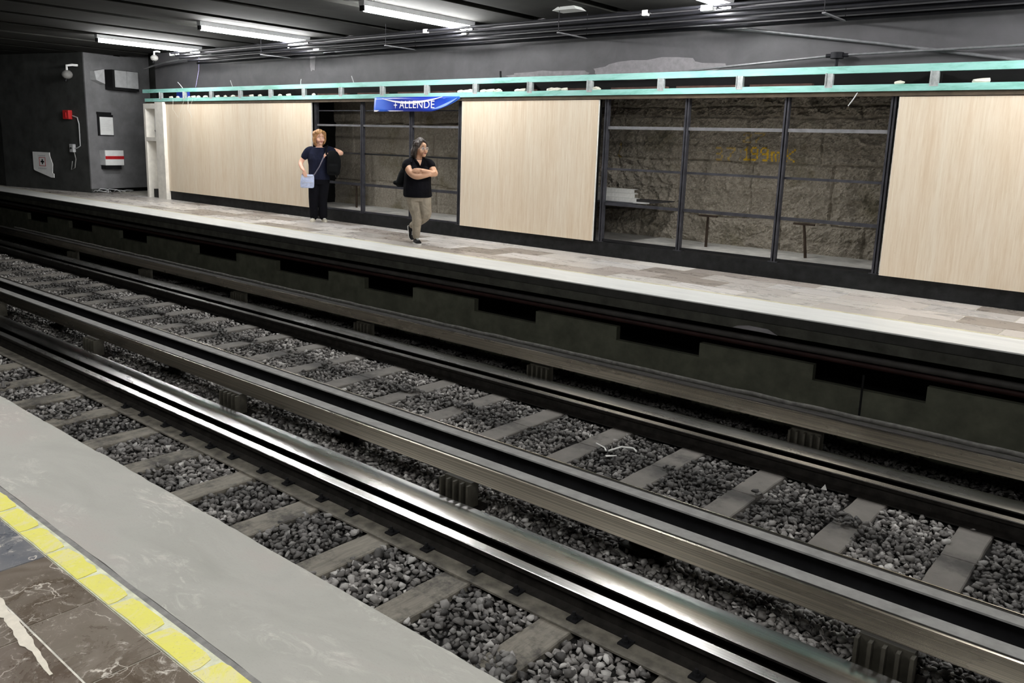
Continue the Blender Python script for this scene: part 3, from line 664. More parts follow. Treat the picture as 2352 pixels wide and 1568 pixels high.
for x, t, ln in ((-5.45, 'rusty brace on the ledge right behind the left post of the rock bay', -.0), (-4.0, 'rusty leaning brace on the ledge behind the right post of the rock bay', -.06), (-13.2, 'rusty brace on the ledge just right of the fair haired woman', 0), (-10.1, 'rusty leaning brace on the ledge right of the woman with folded arms', .1)):
    brace(x, t, ln)
# aluminium profiles resting on the rail of the rock bay
def profile(x0, x1, y, z, label, first=None):
    if first is None:
        s = MB(); s.extr([(-.05, -.03), (.05, -.03), (.05, -.024), (-.042, -.024), (-.042, .024), (.05, .024), (.05, .03), (-.05, .03)], 0, 1); o = s.build('aluminium_profile', M_SILVER)
    else: o = first.copy(); COL.objects.link(o)
    o.location = (x0, y, z); o.scale = (x1-x0, 1, 1); tag(o, label, 'metal profile', 'aluminium profiles stacked behind the frame'); return o
p0 = profile(-6.95, -6.27, 10.27, .83, 'pale aluminium profile, lowest of the stack at the left of the rock bay')
profile(-6.95, -6.32, 10.30, .892, 'pale aluminium profile, middle of the stack at the left of the rock bay', p0)
profile(-6.98, -6.35, 10.33, .955, 'pale aluminium profile, topmost of the stack at the left of the rock bay', p0)
struct(bx('trim_12', M_FRAME, (-8.3, -6.25, 10.17, 11.3, .78, .795)))  # shelf plate extended backwards to throw shade into the recess below
o = bx('bent_plate', M_SILVER, (-6.30, -6.08, 10.19, 10.27, .796, .815)); tag(o, 'thin bright plate lying right of the stacked aluminium profiles', 'metal plate')

# ------------------------------------------------------------------ banner
r = empty('station_banner', (0, 0, 0), 0, 'blue station name banner hanging below the truss over the open bay', 'banner')
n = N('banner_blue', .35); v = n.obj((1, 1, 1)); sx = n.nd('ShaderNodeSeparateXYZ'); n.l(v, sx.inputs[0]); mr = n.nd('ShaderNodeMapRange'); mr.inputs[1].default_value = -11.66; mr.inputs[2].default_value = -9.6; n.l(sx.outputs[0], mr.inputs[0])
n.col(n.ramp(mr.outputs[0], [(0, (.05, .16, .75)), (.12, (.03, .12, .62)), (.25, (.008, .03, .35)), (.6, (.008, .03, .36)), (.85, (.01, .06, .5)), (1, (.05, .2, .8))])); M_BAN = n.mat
yb = YT-.03
def ban_low(x):
    t = (x+11.66)/2.06
    return 2.055 if t < .68 else 2.055+.19*((t-.68)/.32)**1.5
s = MB(); nn = 40
vs = []
for i in range(nn+1):
    x = -11.66+2.1*i/nn; zl = ban_low(x)
    for j in range(7): vs.append((x, yb+.012*math.sin(x*5+j*.4), zl+(2.30-zl)*j/6))
fs = [(i*7+j, i*7+7+j, i*7+8+j, i*7+j+1) for i in range(nn) for j in range(6)]
s.add(vs, fs, 0, True); b = s.build('cloth', M_BAN, r, fix=False); md = b.modifiers.new('thick', 'SOLIDIFY'); md.thickness = .003
M_WHT = plain('banner_white', (.85, .83, .86), .4, 0, .04, 8, 0); M_PALEB = plain('banner_pale_blue', (.25, .4, .85), .4, 0, .1, 8, 0)
def ribbon(fz, th, x0, x1, mat, name):
    s = MB(); vs = []; m = 30
    for i in range(m+1):
        x = x0+(x1-x0)*i/m; y = yb+.012*math.sin(x*5+1)-.008; t = th(i/m); vs += [(x, y, fz(x)+t/2), (x, y, fz(x)-t/2)]
    s.add(vs, [(2*i, 2*i+1, 2*i+3, 2*i+2) for i in range(m)]); o = s.build(name, mat, r, fix=False); o.modifiers.new('thick', 'SOLIDIFY').thickness = .002
ribbon(lambda x: 2.205+.085*((x+10.75)/.75)**2, lambda t: .006+.034*math.sin(math.pi*t), -11.45, -9.95, M_WHT, 'white_swoosh')
ribbon(lambda x: 2.30-.19*(1-((x+11.66)/2.06)), lambda t: .004, -9.95, -9.70, M_PALEB, 'edge_swoosh')
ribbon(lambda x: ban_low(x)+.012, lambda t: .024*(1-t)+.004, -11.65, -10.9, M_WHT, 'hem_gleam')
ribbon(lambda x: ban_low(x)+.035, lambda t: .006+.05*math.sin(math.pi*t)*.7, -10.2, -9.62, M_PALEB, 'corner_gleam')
cu = bpy.data.curves.new('txt', 'FONT'); cu.body = 'ALLENDE'; cu.size = .165; cu.extrude = .0015; cu.align_x = 'LEFT'; cu.space_character = 1.08
to = bpy.data.objects.new('txt', cu); COL.objects.link(to); dg = bpy.context.evaluated_depsgraph_get(); me = bpy.data.meshes.new_from_object(to.evaluated_get(dg)); bpy.data.objects.remove(to)
wx = max(v.co.x for v in me.vertices); kx = .86/wx
for v in me.vertices:
    x = -11.0+v.co.x*kx; v.co = Vector((x, yb+.012*math.sin(x*5+1)-.012+v.co.z, 2.112+v.co.y*1.08))
me.materials.clear(); me.materials.append(M_WHT)
o = bpy.data.objects.new('lettering', me); COL.objects.link(o); o.parent = r; o['label'] = 'white letters ALLENDE with their tops lost in the swoosh'
s = MB(); q = []
for i in range(8):
    a = math.pi/2*i/2; rad = .06 if i % 2 == 0 else .017; q.append((-11.1+rad*math.cos(a*1.0)*.9, yb-.004, 2.165+rad*math.sin(a)))
s.poly(q, .002, (0, -1, 0)); s.build('star_mark', M_WHT, r)

# ------------------------------------------------------------------ conduits under the ceiling
def pipe(pts, rad, label, cat='conduit', m=M_BLK, name='conduit', group=None, n=10):
    s = MB(); s.tube(pts, rad, n); return tag(s.build(name, m), label, cat, group)
for y, z, rad, t in ((9.62, 3.285, .022, 'front upper'), (9.72, 3.24, .018, 'second'), (9.82, 3.20, .024, 'third'), (9.92, 3.23, .018, 'fourth'), (10.02, 3.16, .024, 'fifth'), (10.12, 3.19, .02, 'sixth'), (10.24, 3.13, .026, 'lowest wall side')):
    pipe([(-18, y, z), (-10, y, z+.005), (XR-1, y, z)], rad, t+' black conduit of the bundle slung below the ceiling beside the lamps', 'conduit', M_BLK, 'conduit', 'conduit bundle below the ceiling')
tray = empty('shade_tray', (0, 0, 0), 0, 'black shade tray added above the conduit bundle along the ceiling edge', 'cable tray')
s = MB(); s.box(-17.8, XR-1, 10.14, 10.40, 3.305, 3.31); s.build('tray_floor', M_BLACK, tray)  # tray added to shade the wall top and blacken gaps between conduits
for y in (10.14, 10.395): bx('tray_lip', M_BLK, (-17.8, XR-1, y, y+.006, 3.31, 3.345), tray)
def bracket(x, i, w='conduits'):
    r = empty('conduit_bracket', (x, 9.93, 3.45), 0, '', 'bracket', 'brackets holding the conduit bundle')
    s = MB(); s.box(-.02, .02, -.36, .34, -.35, -.335); s.build('cross_bar', M_GALV, r)
    s = MB(); s.tube([(0, -.345, 0), (0, -.345, -.34)], .005, 6); s.build('drop_rod', M_BLK, r); s = MB(); s.tube([(0, .33, 0), (0, .33, -.34)], .005, 6); s.build('drop_rod', M_BLK, r)
    return r
b0 = bracket(-14.5, 0)
for i, x in enumerate((-14.5, -10.9, -7.3, -3.6, .2)):
    o = b0 if i == 0 else copy_tree(b0); o.location = (x, 9.93, 3.45); tag(o, 'thin bracket hanging from the ceiling around the black conduit bundle', 'bracket', 'brackets holding the conduit bundle')
pipe([(-20.4, 10.2, 3.08), (-19.4, 10.15, 3.18), (-17.9, 10.1, 3.24), (-17.0, 10.0, 3.25)], .022, 'pale curved conduit bending down to the left end wall below the lamps', 'conduit', M_GALV)
pipe([(-14.5, 10.3, 3.13), (-13.3, 10.28, 3.165), (-11.3, 10.28, 3.13), (-8.2, 10.28, 3.14)], .016, 'thin bright conduit under the bundle between the left and middle lamps', 'conduit', M_GALV)
pipe([(-6.3, YU-.10, 3.24), (-5.4, YU-.09, 3.18), (-4.4, YU-.07, 3.03), (-3.2, YU-.06, 2.85), (-1.72, YU-.05, 2.60), (-.9, YU-.05, 2.45)], .020, 'grey conduit sagging diagonally down the upper wall at right', 'conduit', M_GALV)
pipe([(-7.9, YU-.12, 2.56), (-6.0, YU-.12, 2.585), (-3.78, YU-.12, 2.722)], .016, 'slim conduit rising from the truss to the round junction box', 'conduit', M_GALV)
pipe([(-3.55, YU-.12, 2.73), (-1.7, YU-.12, 2.755), (2, YU-.12, 2.8)], .016, 'slim conduit running right from the round junction box', 'conduit', M_GALV)
r = empty('junction_box', (-3.66, YU-.12, 2.725), 0, 'dark round junction box on a stem above the truss at right', 'junction box')
s = MB(); s.tube([(0, 0, -.035), (0, 0, .035)], .075, 14); s.tube([(-.13, 0, 0), (.13, 0, 0)], .024, 10); s.build('body', M_BLK, r)
s = MB(); s.tube([(0, 0, -.035), (0, 0, -.14)], .02, 8); s.build('stem', M_BLK, r)
for x, z, h, dx, t in ((-16.3, 2.57, .13, -.06, 'leftmost'), (-18.35, 2.57, .14, -.2, 'pale bent'), (-12.3, 2.57, .12, -.05, 'forked'), (-8.75, 2.572, .10, 0, 'thick dark'), (-13.9, 2.57, .1, .03, 'short')):
    pipe([(x, YT+.03, z), (x+dx*.5, YT+.02, z+h*.6), (x+dx, YT+.02, z+h)], .008 if t != 'thick dark' else .016, t+' wire stub sticking up from the mint truss', 'wire', M_LTGREY if t != 'thick dark' else M_BLACK, 'wire_stub')
pipe([(-3.28, YT-.02, 2.27), (-3.31, YT-.04, 2.2), (-3.36, YT-.05, 2.12)], .006, 'thin pale wire dangling from the truss before the rock', 'wire', M_LTGREY, 'dangling_wire')
pipe([(-18.2, YU-.02, 3.4), (-18.22, YU-.03, 3.0), (-18.35, YU-.05, 2.62)], .006, 'thin lilac wire hanging down the grey wall at the left end', 'wire', plain('lilac_wire', (.45, .42, .7), .5), 'hanging_wire')
for k, (x, d) in enumerate(((-18.72, 0), (-18.05, .3))):
    pipe([(x, YT-.02, 2.33), (x+.05, YT-.06, 2.1), (x+.25-d*.2, YT-.05, 1.92), (x+.42-d, YT-.06, 2.1), (x+.5-d, YT-.02, 2.33)], .0022, ('left' if k == 0 else 'right')+' thin beige wire loop hanging over the leftmost travertine panel', 'wire', M_MARB, 'wire_loop')
# small ceiling things
r = empty('ceiling_plate_lamp', (-7.2, 9.68, 3.45), 0, 'square white unlit fitting on the ceiling near the top middle', 'ceiling fitting')
s = MB(); s.add([(-.2, -.13, -.05), (.2, -.13, -.05), (.2, .13, -.05), (-.2, .13, -.05), (-.14, -.09, 0), (.14, -.09, 0), (.14, .09, 0), (-.14, .09, 0)], [(0, 1, 2, 3), (4, 7, 6, 5), (0, 4, 5, 1), (1, 5, 6, 2), (2, 6, 7, 3), (3, 7, 4, 0)]); s.build('cover', M_WHITE, r)
def junction(x, y, z, label, m=M_LTGREY, s_=(.09, .05, .05)):
    r = empty('conduit_box', (x, y, z), 0, label, 'box', 'small boxes on the conduits')
    bx('lid', m, (-s_[0], s_[0], -s_[1], s_[1], -s_[2], s_[2]), r, .006); s = MB(); s.tube([(-s_[0]-.04, 0, 0), (s_[0]+.04, 0, 0)], .014, 8); s.build('nipple', M_GALV, r)
junction(-13.4, 10.1, 3.19, 'pale metal box on the conduits between the left and middle lamps'); junction(-9.3, 9.82, 3.25, 'small bright box on the conduits below the brightest lamp', M_WHITE, (.05, .04, .04))
junction(-9.98, 9.62, 3.285, 'tiny clip box at the left of the brightest lamp', M_WHITE, (.04, .03, .03))
junction(-5.05, 9.62, 3.27, 'small bright box on the conduits below the upper right lamp', M_WHITE, (.08, .04, .035)); junction(-5.93, 9.62, 3.275, 'tiny bright clip on the conduits left of the upper right lamp', M_WHITE, (.04, .03, .035))
def cctv(x, y, z, rz, label, sc=1):
    r = empty('security_camera', (x, y, z), rz, label, 'security camera', 'security cameras')
    s = MB(); s.ball((0, 0, -.12*sc), .10*sc, 0, 2, (1.15, 1, .9)); s.build('dome', M_DUST, r)
    s = MB(); s.tube([(0, 0, -.04*sc), (0, 0, .05*sc), (.02, .1*sc, .07*sc), (.02, .2*sc, .07*sc)], .025*sc, 8); s.build('arm', M_WHITE, r)
    s = MB(); s.tube([(0, -.02, -.2*sc), (0, -.05, -.26*sc)], .03*sc, 10); s.build('lens', M_BLACK, r)
cctv(-22.12, 9.10, 3.05, 0, 'grey dome camera on a bracket high on the dark left wall', 1.25)
cctv(-19.0, 9.75, 3.33, .4, 'round camera hanging just below the leftmost lamp', .8)
junction(-18.1, 9.75, 3.28, 'pale metal bracket box right of the camera below the leftmost lamp', M_WHITE, (.14, .04, .03))
r = empty('lamp_hanger', (-13.75, 9.85, 3.27), 0, 'bright bent bracket at the end of the middle lamp', 'bracket')
s = MB(); s.tube([(-.25, .0, -.03), (-.22, 0, .02), (.3, 0, .05), (.33, 0, 0)], .018, 6, smooth=False); s.build('strap', M_WHITE, r)

# ------------------------------------------------------------------ column with niche
def niche():
    r = empty('stone_column', (-20.15, 10.0, 0), 0, 'pale grey marble column with an open niche at the left end of the panels', 'column')
    bx('post', M_MARB, (.60, .97, -.02, .35, 0, 2.27), r); s = MB()
    s.box(0, .09, 0, .32, 0, 2.24); s.box(.55, .60, 0, .32, 0, 2.24); s.box(.09, .55, 0, .32, 2.12, 2.24); s.box(.09, .55, 0, .32, 1.36, 1.45); s.box(.09, .55, .28, .32, 0, 2.24); s.build('niche_frame', M_MARB, r)
    bx('meter', M_LTGREY, (.13, .50, .2, .28, 1.46, 1.95), r, .01); bx('dark_slot', M_VOID, (.36, .53, .2, .279, 1.78, 2.11), r)
    s = MB(); s.tube([(.15, .19, 1.62), (.25, .15, 1.58), (.36, .19, 1.66), (.38, .17, 1.78)], .008, 6); s.build('cable', M_BLACK, r)
niche()

# ------------------------------------------------------------------ fittings on the left end wall (x+ faces the platform)
ux_, uy_ = (PB[0]-PA[0]), (PB[1]-PA[1]); ul = math.hypot(ux_, uy_); ux_ /= ul; uy_ /= ul
ang = math.atan2(uy_, ux_)          # local x runs along the wall, local -y faces the platform
def onface(d, z): return (PA[0]+ux_*d+.0, PA[1]+uy_*d, z)
def wallbox(name, label, cat, d0, d1, z0, z1, dep, m, base=PA, a=None):
    L = onface(d0, z0); r = empty(name, L, ang, label, cat); return r
r = wallbox('air_unit', 'white two door wall unit high on the grey end wall', 'wall unit', .62, 1.3, 2.66, 3.08, .3, M_WHITE)
bx('carcass', M_BLACK, (-.06, .72, -.30, -.002, -.06, .43), r); bx('door', M_LTGREY, (-.0, .34, -.33, -.30, .0, .42), r, .008); bx('door', M_LTGREY, (.35, .69, -.33, -.30, .0, .42), r, .008)
r = wallbox('tilted_lamp_box', 'pale wedge shaped box high on the grey end wall, left of the two door unit', 'box', .16, .4, 2.72, 3.05, .2, M_WHITE)
s = MB(); s.add([(0, -.22, .08), (.24, -.22, 0), (.24, -.002, 0), (0, -.002, .08), (0, -.16, .30), (.24, -.22, .36), (.24, -.002, .36), (0, -.002, .30)], [(0, 1, 2, 3), (4, 7, 6, 5), (0, 4, 5, 1), (1, 5, 6, 2), (2, 6, 7, 3), (3, 7, 4, 0)]); s.build('shell', M_LTGREY, r)
r = wallbox('notice_board', 'white notice panel in the middle of the grey end wall', 'notice panel', .32, .68, 1.47, 1.93, .04, M_WHITE)
bx('backing', M_BLACK, (-.05, .40, -.03, -.002, -.03, .50), r); bx('white_sheet', M_WHITE, (.0, .38, -.05, -.03, -.01, .44), r, .006); bx('top_slot', M_BLACK, (-.06, .34, -.05, -.002, .50, .56), r)
s = MB()
for k in range(7): s.box(.04, .30-.03*(k % 3), -.052, -.0505, .36-.04*k, .364-.04*k)
s.build('faint_print', M_LTGREY, r)
r = wallbox('fire_cabinet', 'white cabinet with a red stripe low on the grey end wall', 'cabinet', .28, .82, .70, 1.10, .2, M_WHITE)
bx('body', M_LTGREY, (0, .52, -.2, -.002, 0, .38), r, .01); bx('front', M_WHITE, (.0, .54, -.225, -.2, .0, .38), r, .006); bx('red_stripe', M_RED, (-.002, .545, -.23, -.224, .155, .235), r); bx('cabinet_shade', M_BLACK, (.03, .49, -.18, -.002, -.10, 0), r)  # black box below the cabinet stands in for its shadow
# on the dark wall
dx, dy = PA[0]-PC[0], PA[1]-PC[1]; dl = math.hypot(dx, dy); dang = math.atan2(dy, dx)
def ondark(d, z, off=0.0): return (PC[0]+dx/dl*d+dy/dl*off, PC[1]+dy/dl*d-dx/dl*off, z)
def dark_d(u, v):       # distance along the dark wall met by the line of sight through a pixel, and its height
    q = Vector(((u-1184.4)/1899.04, (v-706.8)/1899.04, 1)); d = _r*q.x+_d*q.y+_f*q.z
    nx, ny = -dy/dl, dx/dl; t = (PC[0]*nx+PC[1]*ny)/(d.x*nx+d.y*ny); p = d*t
    return ((p.x-PC[0])*dx/dl+(p.y-PC[1])*dy/dl, p.z+EYE)
d0, z0 = dark_d(77, 348); d1, _ = dark_d(127, 408); _, zb0 = dark_d(80, 388); _, zb1 = dark_d(127, 408)
W_ = d1-d0
r = empty('emergency_sign', ondark(d0, 0), dang, 'white cut corner sign with a boxed cross on the dark left wall', 'sign')
s = MB(); s.poly([(0, -.03, z0), (0, -.03, zb0), (W_*.05, -.03, zb0-.03), (W_*.86, -.03, zb1), (W_, -.03, zb1), (W_*1.0, -.03, zb1+.1), (W_*.93, -.03, zb1+.12), (W_*.97, -.03, zb1+.35), (W_*.85, -.03, z0-.08), (W_*.85, -.03, z0)], .015, (0, 1, 0)); s.build('plate', M_WHITE, r)
cx, cz = W_*.47, (z0+zb0)/2-.02; s = MB()
h = .115
for a in ((-h, h, h-.012, h), (-h, h, -h, -h+.012)): s.box(cx+a[0]*1.1, cx+a[1]*1.1, -.034, -.031, cz+a[2], cz+a[3])
for a in ((-h, -h+.012), (h-.012, h)): s.box(cx+a[0]*1.1, cx+a[1]*1.1, -.034, -.031, cz-h, cz+h)
s.build('box_outline', M_RED, r)
s = MB(); s.box(cx-.022, cx+.022, -.034, -.031, cz-.065, cz+.065); s.box(cx-.07, cx+.07, -.034, -.031, cz-.02, cz+.02); s.build('cross', M_BLACK, r)
s = MB()
for k in range(9): s.box(cx-.17+.038*k, cx-.145+.038*k, -.034, -.031, cz-h-.075, cz-h-.045)
for k in range(8): s.box(cx-.15+.036*k, cx-.125+.036*k, -.034, -.031, cz+h+.03, cz+h+.05)
s.build('small_print', M_LTGREY, r)
d0, z0 = dark_d(152, 253); d1, z1 = dark_d(167, 274)
r = empty('fire_alarm', ondark(d0, z1), dang, 'red fire alarm box on the dark left wall', 'fire alarm')
bx('box', M_ALARM, (0, d1-d0, -.11, 0, 0, z0-z1), r, .012); bx('press_button', M_RED, ((d1-d0)*.45, (d1-d0)*.6, -.125, -.11, .04, (z0-z1)-.06), r)
q = [ondark(*dark_d(u, v), -.0) for u, v in ((169, 266), (180, 270), (184, 285), (187, 335), (180, 340), (172, 340))]; q = [(a-dy/dl*-.02, b-dx/dl*.03, c) for a, b, c in q]
pipe(q, .014, 'grey conduit looping from the red alarm down to the pale box', 'conduit', M_LTGREY)
dd, z0 = dark_d(170, 340); r = empty('switch_box', ondark(dd, z0-.1), dang, 'small pale switch box below the red alarm on the dark wall', 'switch box'); bx('cover', M_LTGREY, (-.07, .07, -.08, 0, 0, .2), r, .008); bx('knob', M_BLACK, (-.02, .02, -.1, -.08, .08, .12), r)
q = [ondark(*dark_d(u, v), 0) for u, v in ((174, 348), (178, 365), (176, 385), (168, 390), (170, 370))]; q = [(a, b-.04, c) for a, b, c in q]
pipe(q, .012, 'loose cable loop hanging under the pale switch box', 'cable', M_DUST, 'cable_loop')
# cables and rubble at the foot of the end wall
for k in range(6):
    a = onface((.05, .14, .33, .40, .66, .9)[k], .03); h_ = (.07, .11, .05, .09, .06, .05)[k]; pipe([(a[0]-.03, a[1], .02), (a[0]+.08+.03*(k % 3), a[1]+.05*(k % 2), h_), (a[0]+.15, a[1]+.12+.1*(k % 2), h_*.8), (a[0]+.2, a[1]+.3-.1*(k % 3), .015)], .009+.003*(k % 2), 'pale cable end curling out at the foot of the grey end wall', 'cable', M_LTGREY, 'loose_cable', 'loose cables at the foot of the end wall')
# long things under the far platform edge
pipe([(XL, 8.0, -.325), (XR, 8.0, -.325)], .035, 'long dark cable pipe slung under the edge of the far platform', 'pipe', plain('dark_cable', (.045, .042, .039), .6, 0, .3, 6, .1), 'cable_pipe')
pipe([(XL, 8.05, -.40), (XR, 8.05, -.40)], .03, 'lower dark reddish cable pipe under the edge of the far platform', 'pipe', plain('reddish_cable', (.022, .009, .008), .6, 0, .3, 6, .1), 'cable_pipe')
pts = [(x, 7.60+.01*noise.noise((x*2, 0, 0)), -.79+.012*noise.noise((x*3, 5, 0))) for x in np.arange(-22, 3.6, .2)]
pipe(pts, .022, 'rough dusty cable lying below the pier wall behind the last guide bar', 'cable', plain('dusty_cable', (.12, .115, .105), .8, 0, .5, 14, .3), 'dusty_cable')
# litter
r = empty('paper_litter', (-3.9, 6.15, Z_SLP+.01), .3, 'torn white strips of litter on the stones in the middle of the farther track', 'litter')
s = MB(); s.tube([(-.16, .12, .03), (-.05, .02, .04), (-.02, -.03, .03)], .007, 5); s.tube([(.0, -.02, .03), (.1, .06, .06), (.2, .1, .05), (.24, .08, .03)], .01, 5); s.build('strip', M_PAPER, r)
s = MB(); s.add([(.0, -.12, .02), (.1, -.1, .03), (.12, -.16, .05), (.02, -.17, .03)], [(0, 1, 2, 3)]); q = s.build('scrap', M_PAPER, r); q.modifiers.new('t', 'SOLIDIFY').thickness = .003
s = MB(); s.add([(0, 0, 0), (.05, .01, 0), (.03, .01, .05), (.02, .04, .01)], [(0, 1, 2), (0, 2, 3), (1, 3, 2), (0, 3, 1)]); o = s.build('paper_scrap', M_PAPER); o.location = (-2.15, 6.72, Z_SLP+.012); tag(o, 'small bright white paper scrap on the stones near the far rail', 'litter')
s = MB(); s.add([(0, 0, 0), (.16, .0, 0), (.28, .0, -.01), (.22, -.0, .05), (.1, 0, .055), (.03, 0, .03)], [(0, 1, 2, 3, 4, 5)]); o = s.build('fascia_patch', M_PLASTER); o.location = (-3.55, Y1+.001, -.2); o.scale = (1.7, 1, .8); o.modifiers.new('t', 'SOLIDIFY').thickness = .004; tag(o, 'pale chipped plaster patch on the dark edge beam of the far platform', 'plaster patch')

# ------------------------------------------------------------------ people
def ring_loft(s, rings, n=20, mi=0):        # rings: (x, y, z, half width, half depth)
    vs = []
    for x, y, z, a, b in rings:
        for k in range(n):
            t = 2*math.pi*k/n; vs.append((x+a*math.cos(t), y+b*math.sin(t), z))
    m = len(rings)
    fs = [(i*n+k, i*n+(k+1) % n, (i+1)*n+(k+1) % n, (i+1)*n+k) for i in range(m-1) for k in range(n)]
    fs += [tuple(range(n-1, -1, -1)), tuple(range((m-1)*n, m*n))]
    s.add(vs, fs, mi, True)
def limb(s, pts, rad, n=14):
    P = [Vector(pts[0])]; Q = [rad[0]]
    for i in range(len(pts)-1):             # Catmull-Rom through the joints, evened out
        p0 = Vector(pts[max(i-1, 0)]); p1 = Vector(pts[i]); p2 = Vector(pts[i+1]); p3 = Vector(pts[min(i+2, len(pts)-1)])
        for k in range(1, 5):
            t = k/4; q = .5*((2*p1)+(p2-p0)*t+(2*p0-5*p1+4*p2-p3)*t*t+(3*p1-p0-3*p2+p3)*t**3); P.append(q); Q.append(rad[i]+(rad[i+1]-rad[i])*t)
    s.tube(P, Q, n); s.ball(P[0], Q[0]*.98); s.ball(P[-1], Q[-1]*.98)
def fuse(s, name, mat, parent, voxel=.007, smooth=6):
    o = s.build(name, mat, None)
    m = o.modifiers.new('r', 'REMESH'); m.mode = 'VOXEL'; m.voxel_size = voxel; m.use_smooth_shade = True
    k = o.modifiers.new('s', 'SMOOTH'); k.factor = .5; k.iterations = smooth
    dg = bpy.context.evaluated_depsgraph_get(); me = bpy.data.meshes.new_from_object(o.evaluated_get(dg)); old = o.data
    o.modifiers.clear(); o.data = me; bpy.data.meshes.remove(old); me.name = name
    me.polygons.foreach_set('use_smooth', [True]*len(me.polygons))
    o.parent = parent; return o
def hand(s, wrist, d, palm_n, side, curl=.5, L=.17, r=.0085):
    # wrist point, direction of the fingers, palm normal, thumb side; five separate bent fingers
    w = Vector(wrist); d = Vector(d).normalized(); nrm = Vector(palm_n); nrm = (nrm-d*nrm.dot(d)).normalized(); sd = d.cross(nrm).normalized()*side
    pl = L*.5
    for t in (-1.5, -.5, .5, 1.5):
        s.tube([w+sd*t*.010, w+d*pl*.55+sd*t*.0155, w+d*pl+sd*t*.0175], [.013, .0145, .0115], 8); s.ball(w+d*pl+sd*t*.0175, .0112)
    for i, (t, f) in enumerate(((-1.5, .8), (-.5, .97), (.5, 1.05), (1.5, .95))):
        p = w+d*pl+sd*t*.018; fl = L*.5*f; dd = d.copy(); pts = [p]
        for q, seg in enumerate((.42, .32, .26)):
            dd = (dd*math.cos(curl*(.55+.25*q))+nrm*math.sin(curl*(.55+.25*q))).normalized(); p = p+dd*fl*seg; pts.append(p)
        s.tube(pts, [r*1.08, r, r*.92, r*.75], 8); s.ball(pts[-1], r*.76)
    p = w+d*pl*.22+sd*.022; dd = (d*.62+sd*.7+nrm*.35).normalized(); pts = [w+d*.01+sd*.01, p, p+dd*L*.17]; dd = (dd+d*.45+nrm*.3*curl).normalized(); pts.append(pts[-1]+dd*L*.15)
    s.tube(pts, [.013, .0135, .0105, .008], 8); s.ball(pts[-1], .008)
def face_frame(c, yaw, tilt=0.0):            # yaw 0 looks at the camera (-y), positive turns to image right
    f = Vector((math.sin(yaw), -math.cos(yaw), -math.sin(tilt))).normalized(); r = Vector((math.cos(yaw), math.sin(yaw), 0)); u = r.cross(f)*-1
    if u.z < 0: u = -u
    c = Vector(c); return lambda a, b, e: c+r*a+f*b+u*e
def head(s, F, k=1.0):
    b = bmesh.new(); bmesh.ops.create_icosphere(b, subdivisions=3, radius=1)
    for v in b.verts:
        x, y, z = v.co; nar = 1-.30*max(0, -z)**1.3; v.co = F(x*.076*k*nar, (y*-.092-.004)*k*(1-.12*max(0, -z)), z*.118*k)
    s.bm(b, 0, True)
    def bl(a, f_, e, r, sc=(1, 1, 1)): s.ball(F(a*k, f_*k, e*k), r*k, 0, 2, sc)
    bl(0, .062, -.082, .034); bl(-.036, .055, -.03, .034); bl(.036, .055, -.03, .034); bl(0, .07, .05, .035)
    s.tube([F(0, .085*k, .012*k), F(0, .100*k, -.018*k), F(0, .108*k, -.032*k)], [.009*k, .012*k, .014*k], 8); bl(-.012, .094, -.036, .011); bl(.012, .094, -.036, .011); bl(0, .107, -.034, .013)
    bl(-.014, .086, -.062, .014); bl(.014, .086, -.062, .014); bl(0, .088, -.060, .013)
    for q in (-1, 1):
        b = bmesh.new(); bmesh.ops.create_icosphere(b, subdivisions=2, radius=1)
        for v in b.verts: v.co = F((q*.078+v.co.x*.010)*k, (-.006+v.co.y*.018)*k, (-.012+v.co.z*.031)*k)
        s.bm(b, 0, True)
def face_bits(root, F, k, lips, brow, iris, gl=None):
    M_EYE = plain('eye_white', (.75, .72, .68), .3, 0, .03, 5, 0) if 'eye_white' not in bpy.data.materials else bpy.data.materials['eye_white']
    for q in (-1, 1):
        s = MB(); b = bmesh.new(); bmesh.ops.create_icosphere(b, subdivisions=2, radius=1)
        for v in b.verts: v.co = F((q*.032+v.co.x*.014)*k, (.0835+v.co.y*.008)*k, (.004+v.co.z*.0075)*k)
        s.bm(b, 0, True); b = bmesh.new(); bmesh.ops.create_icosphere(b, subdivisions=2, radius=1)
        for v in b.verts: v.co = F((q*.032+v.co.x*.0065)*k, (.089+v.co.y*.004)*k, (.004+v.co.z*.0065)*k)
        s.bm(b, 1, True); s.build('eye', [M_EYE, iris], root)
        s = MB(); s.tube([F(q*.014*k, .092*k, .024*k), F(q*.032*k, .094*k, .031*k), F(q*.052*k, .080*k, .024*k)], [.003*k, .0042*k, .002*k], 6); s.build('eyebrow', brow, root)
    s = MB(); s.tube([F(-.030*k, .082*k, -.054*k), F(-.010*k, .100*k, -.057*k), F(0, .102*k, -.058*k), F(.010*k, .100*k, -.057*k), F(.030*k, .082*k, -.054*k)], [.002*k, .0055*k, .005*k, .0055*k, .002*k], 8)
    s.tube([F(-.024*k, .087*k, -.063*k), F(0, .101*k, -.069*k), F(.024*k, .087*k, -.063*k)], [.002*k, .0065*k, .002*k], 8); s.build('lips', lips, root)
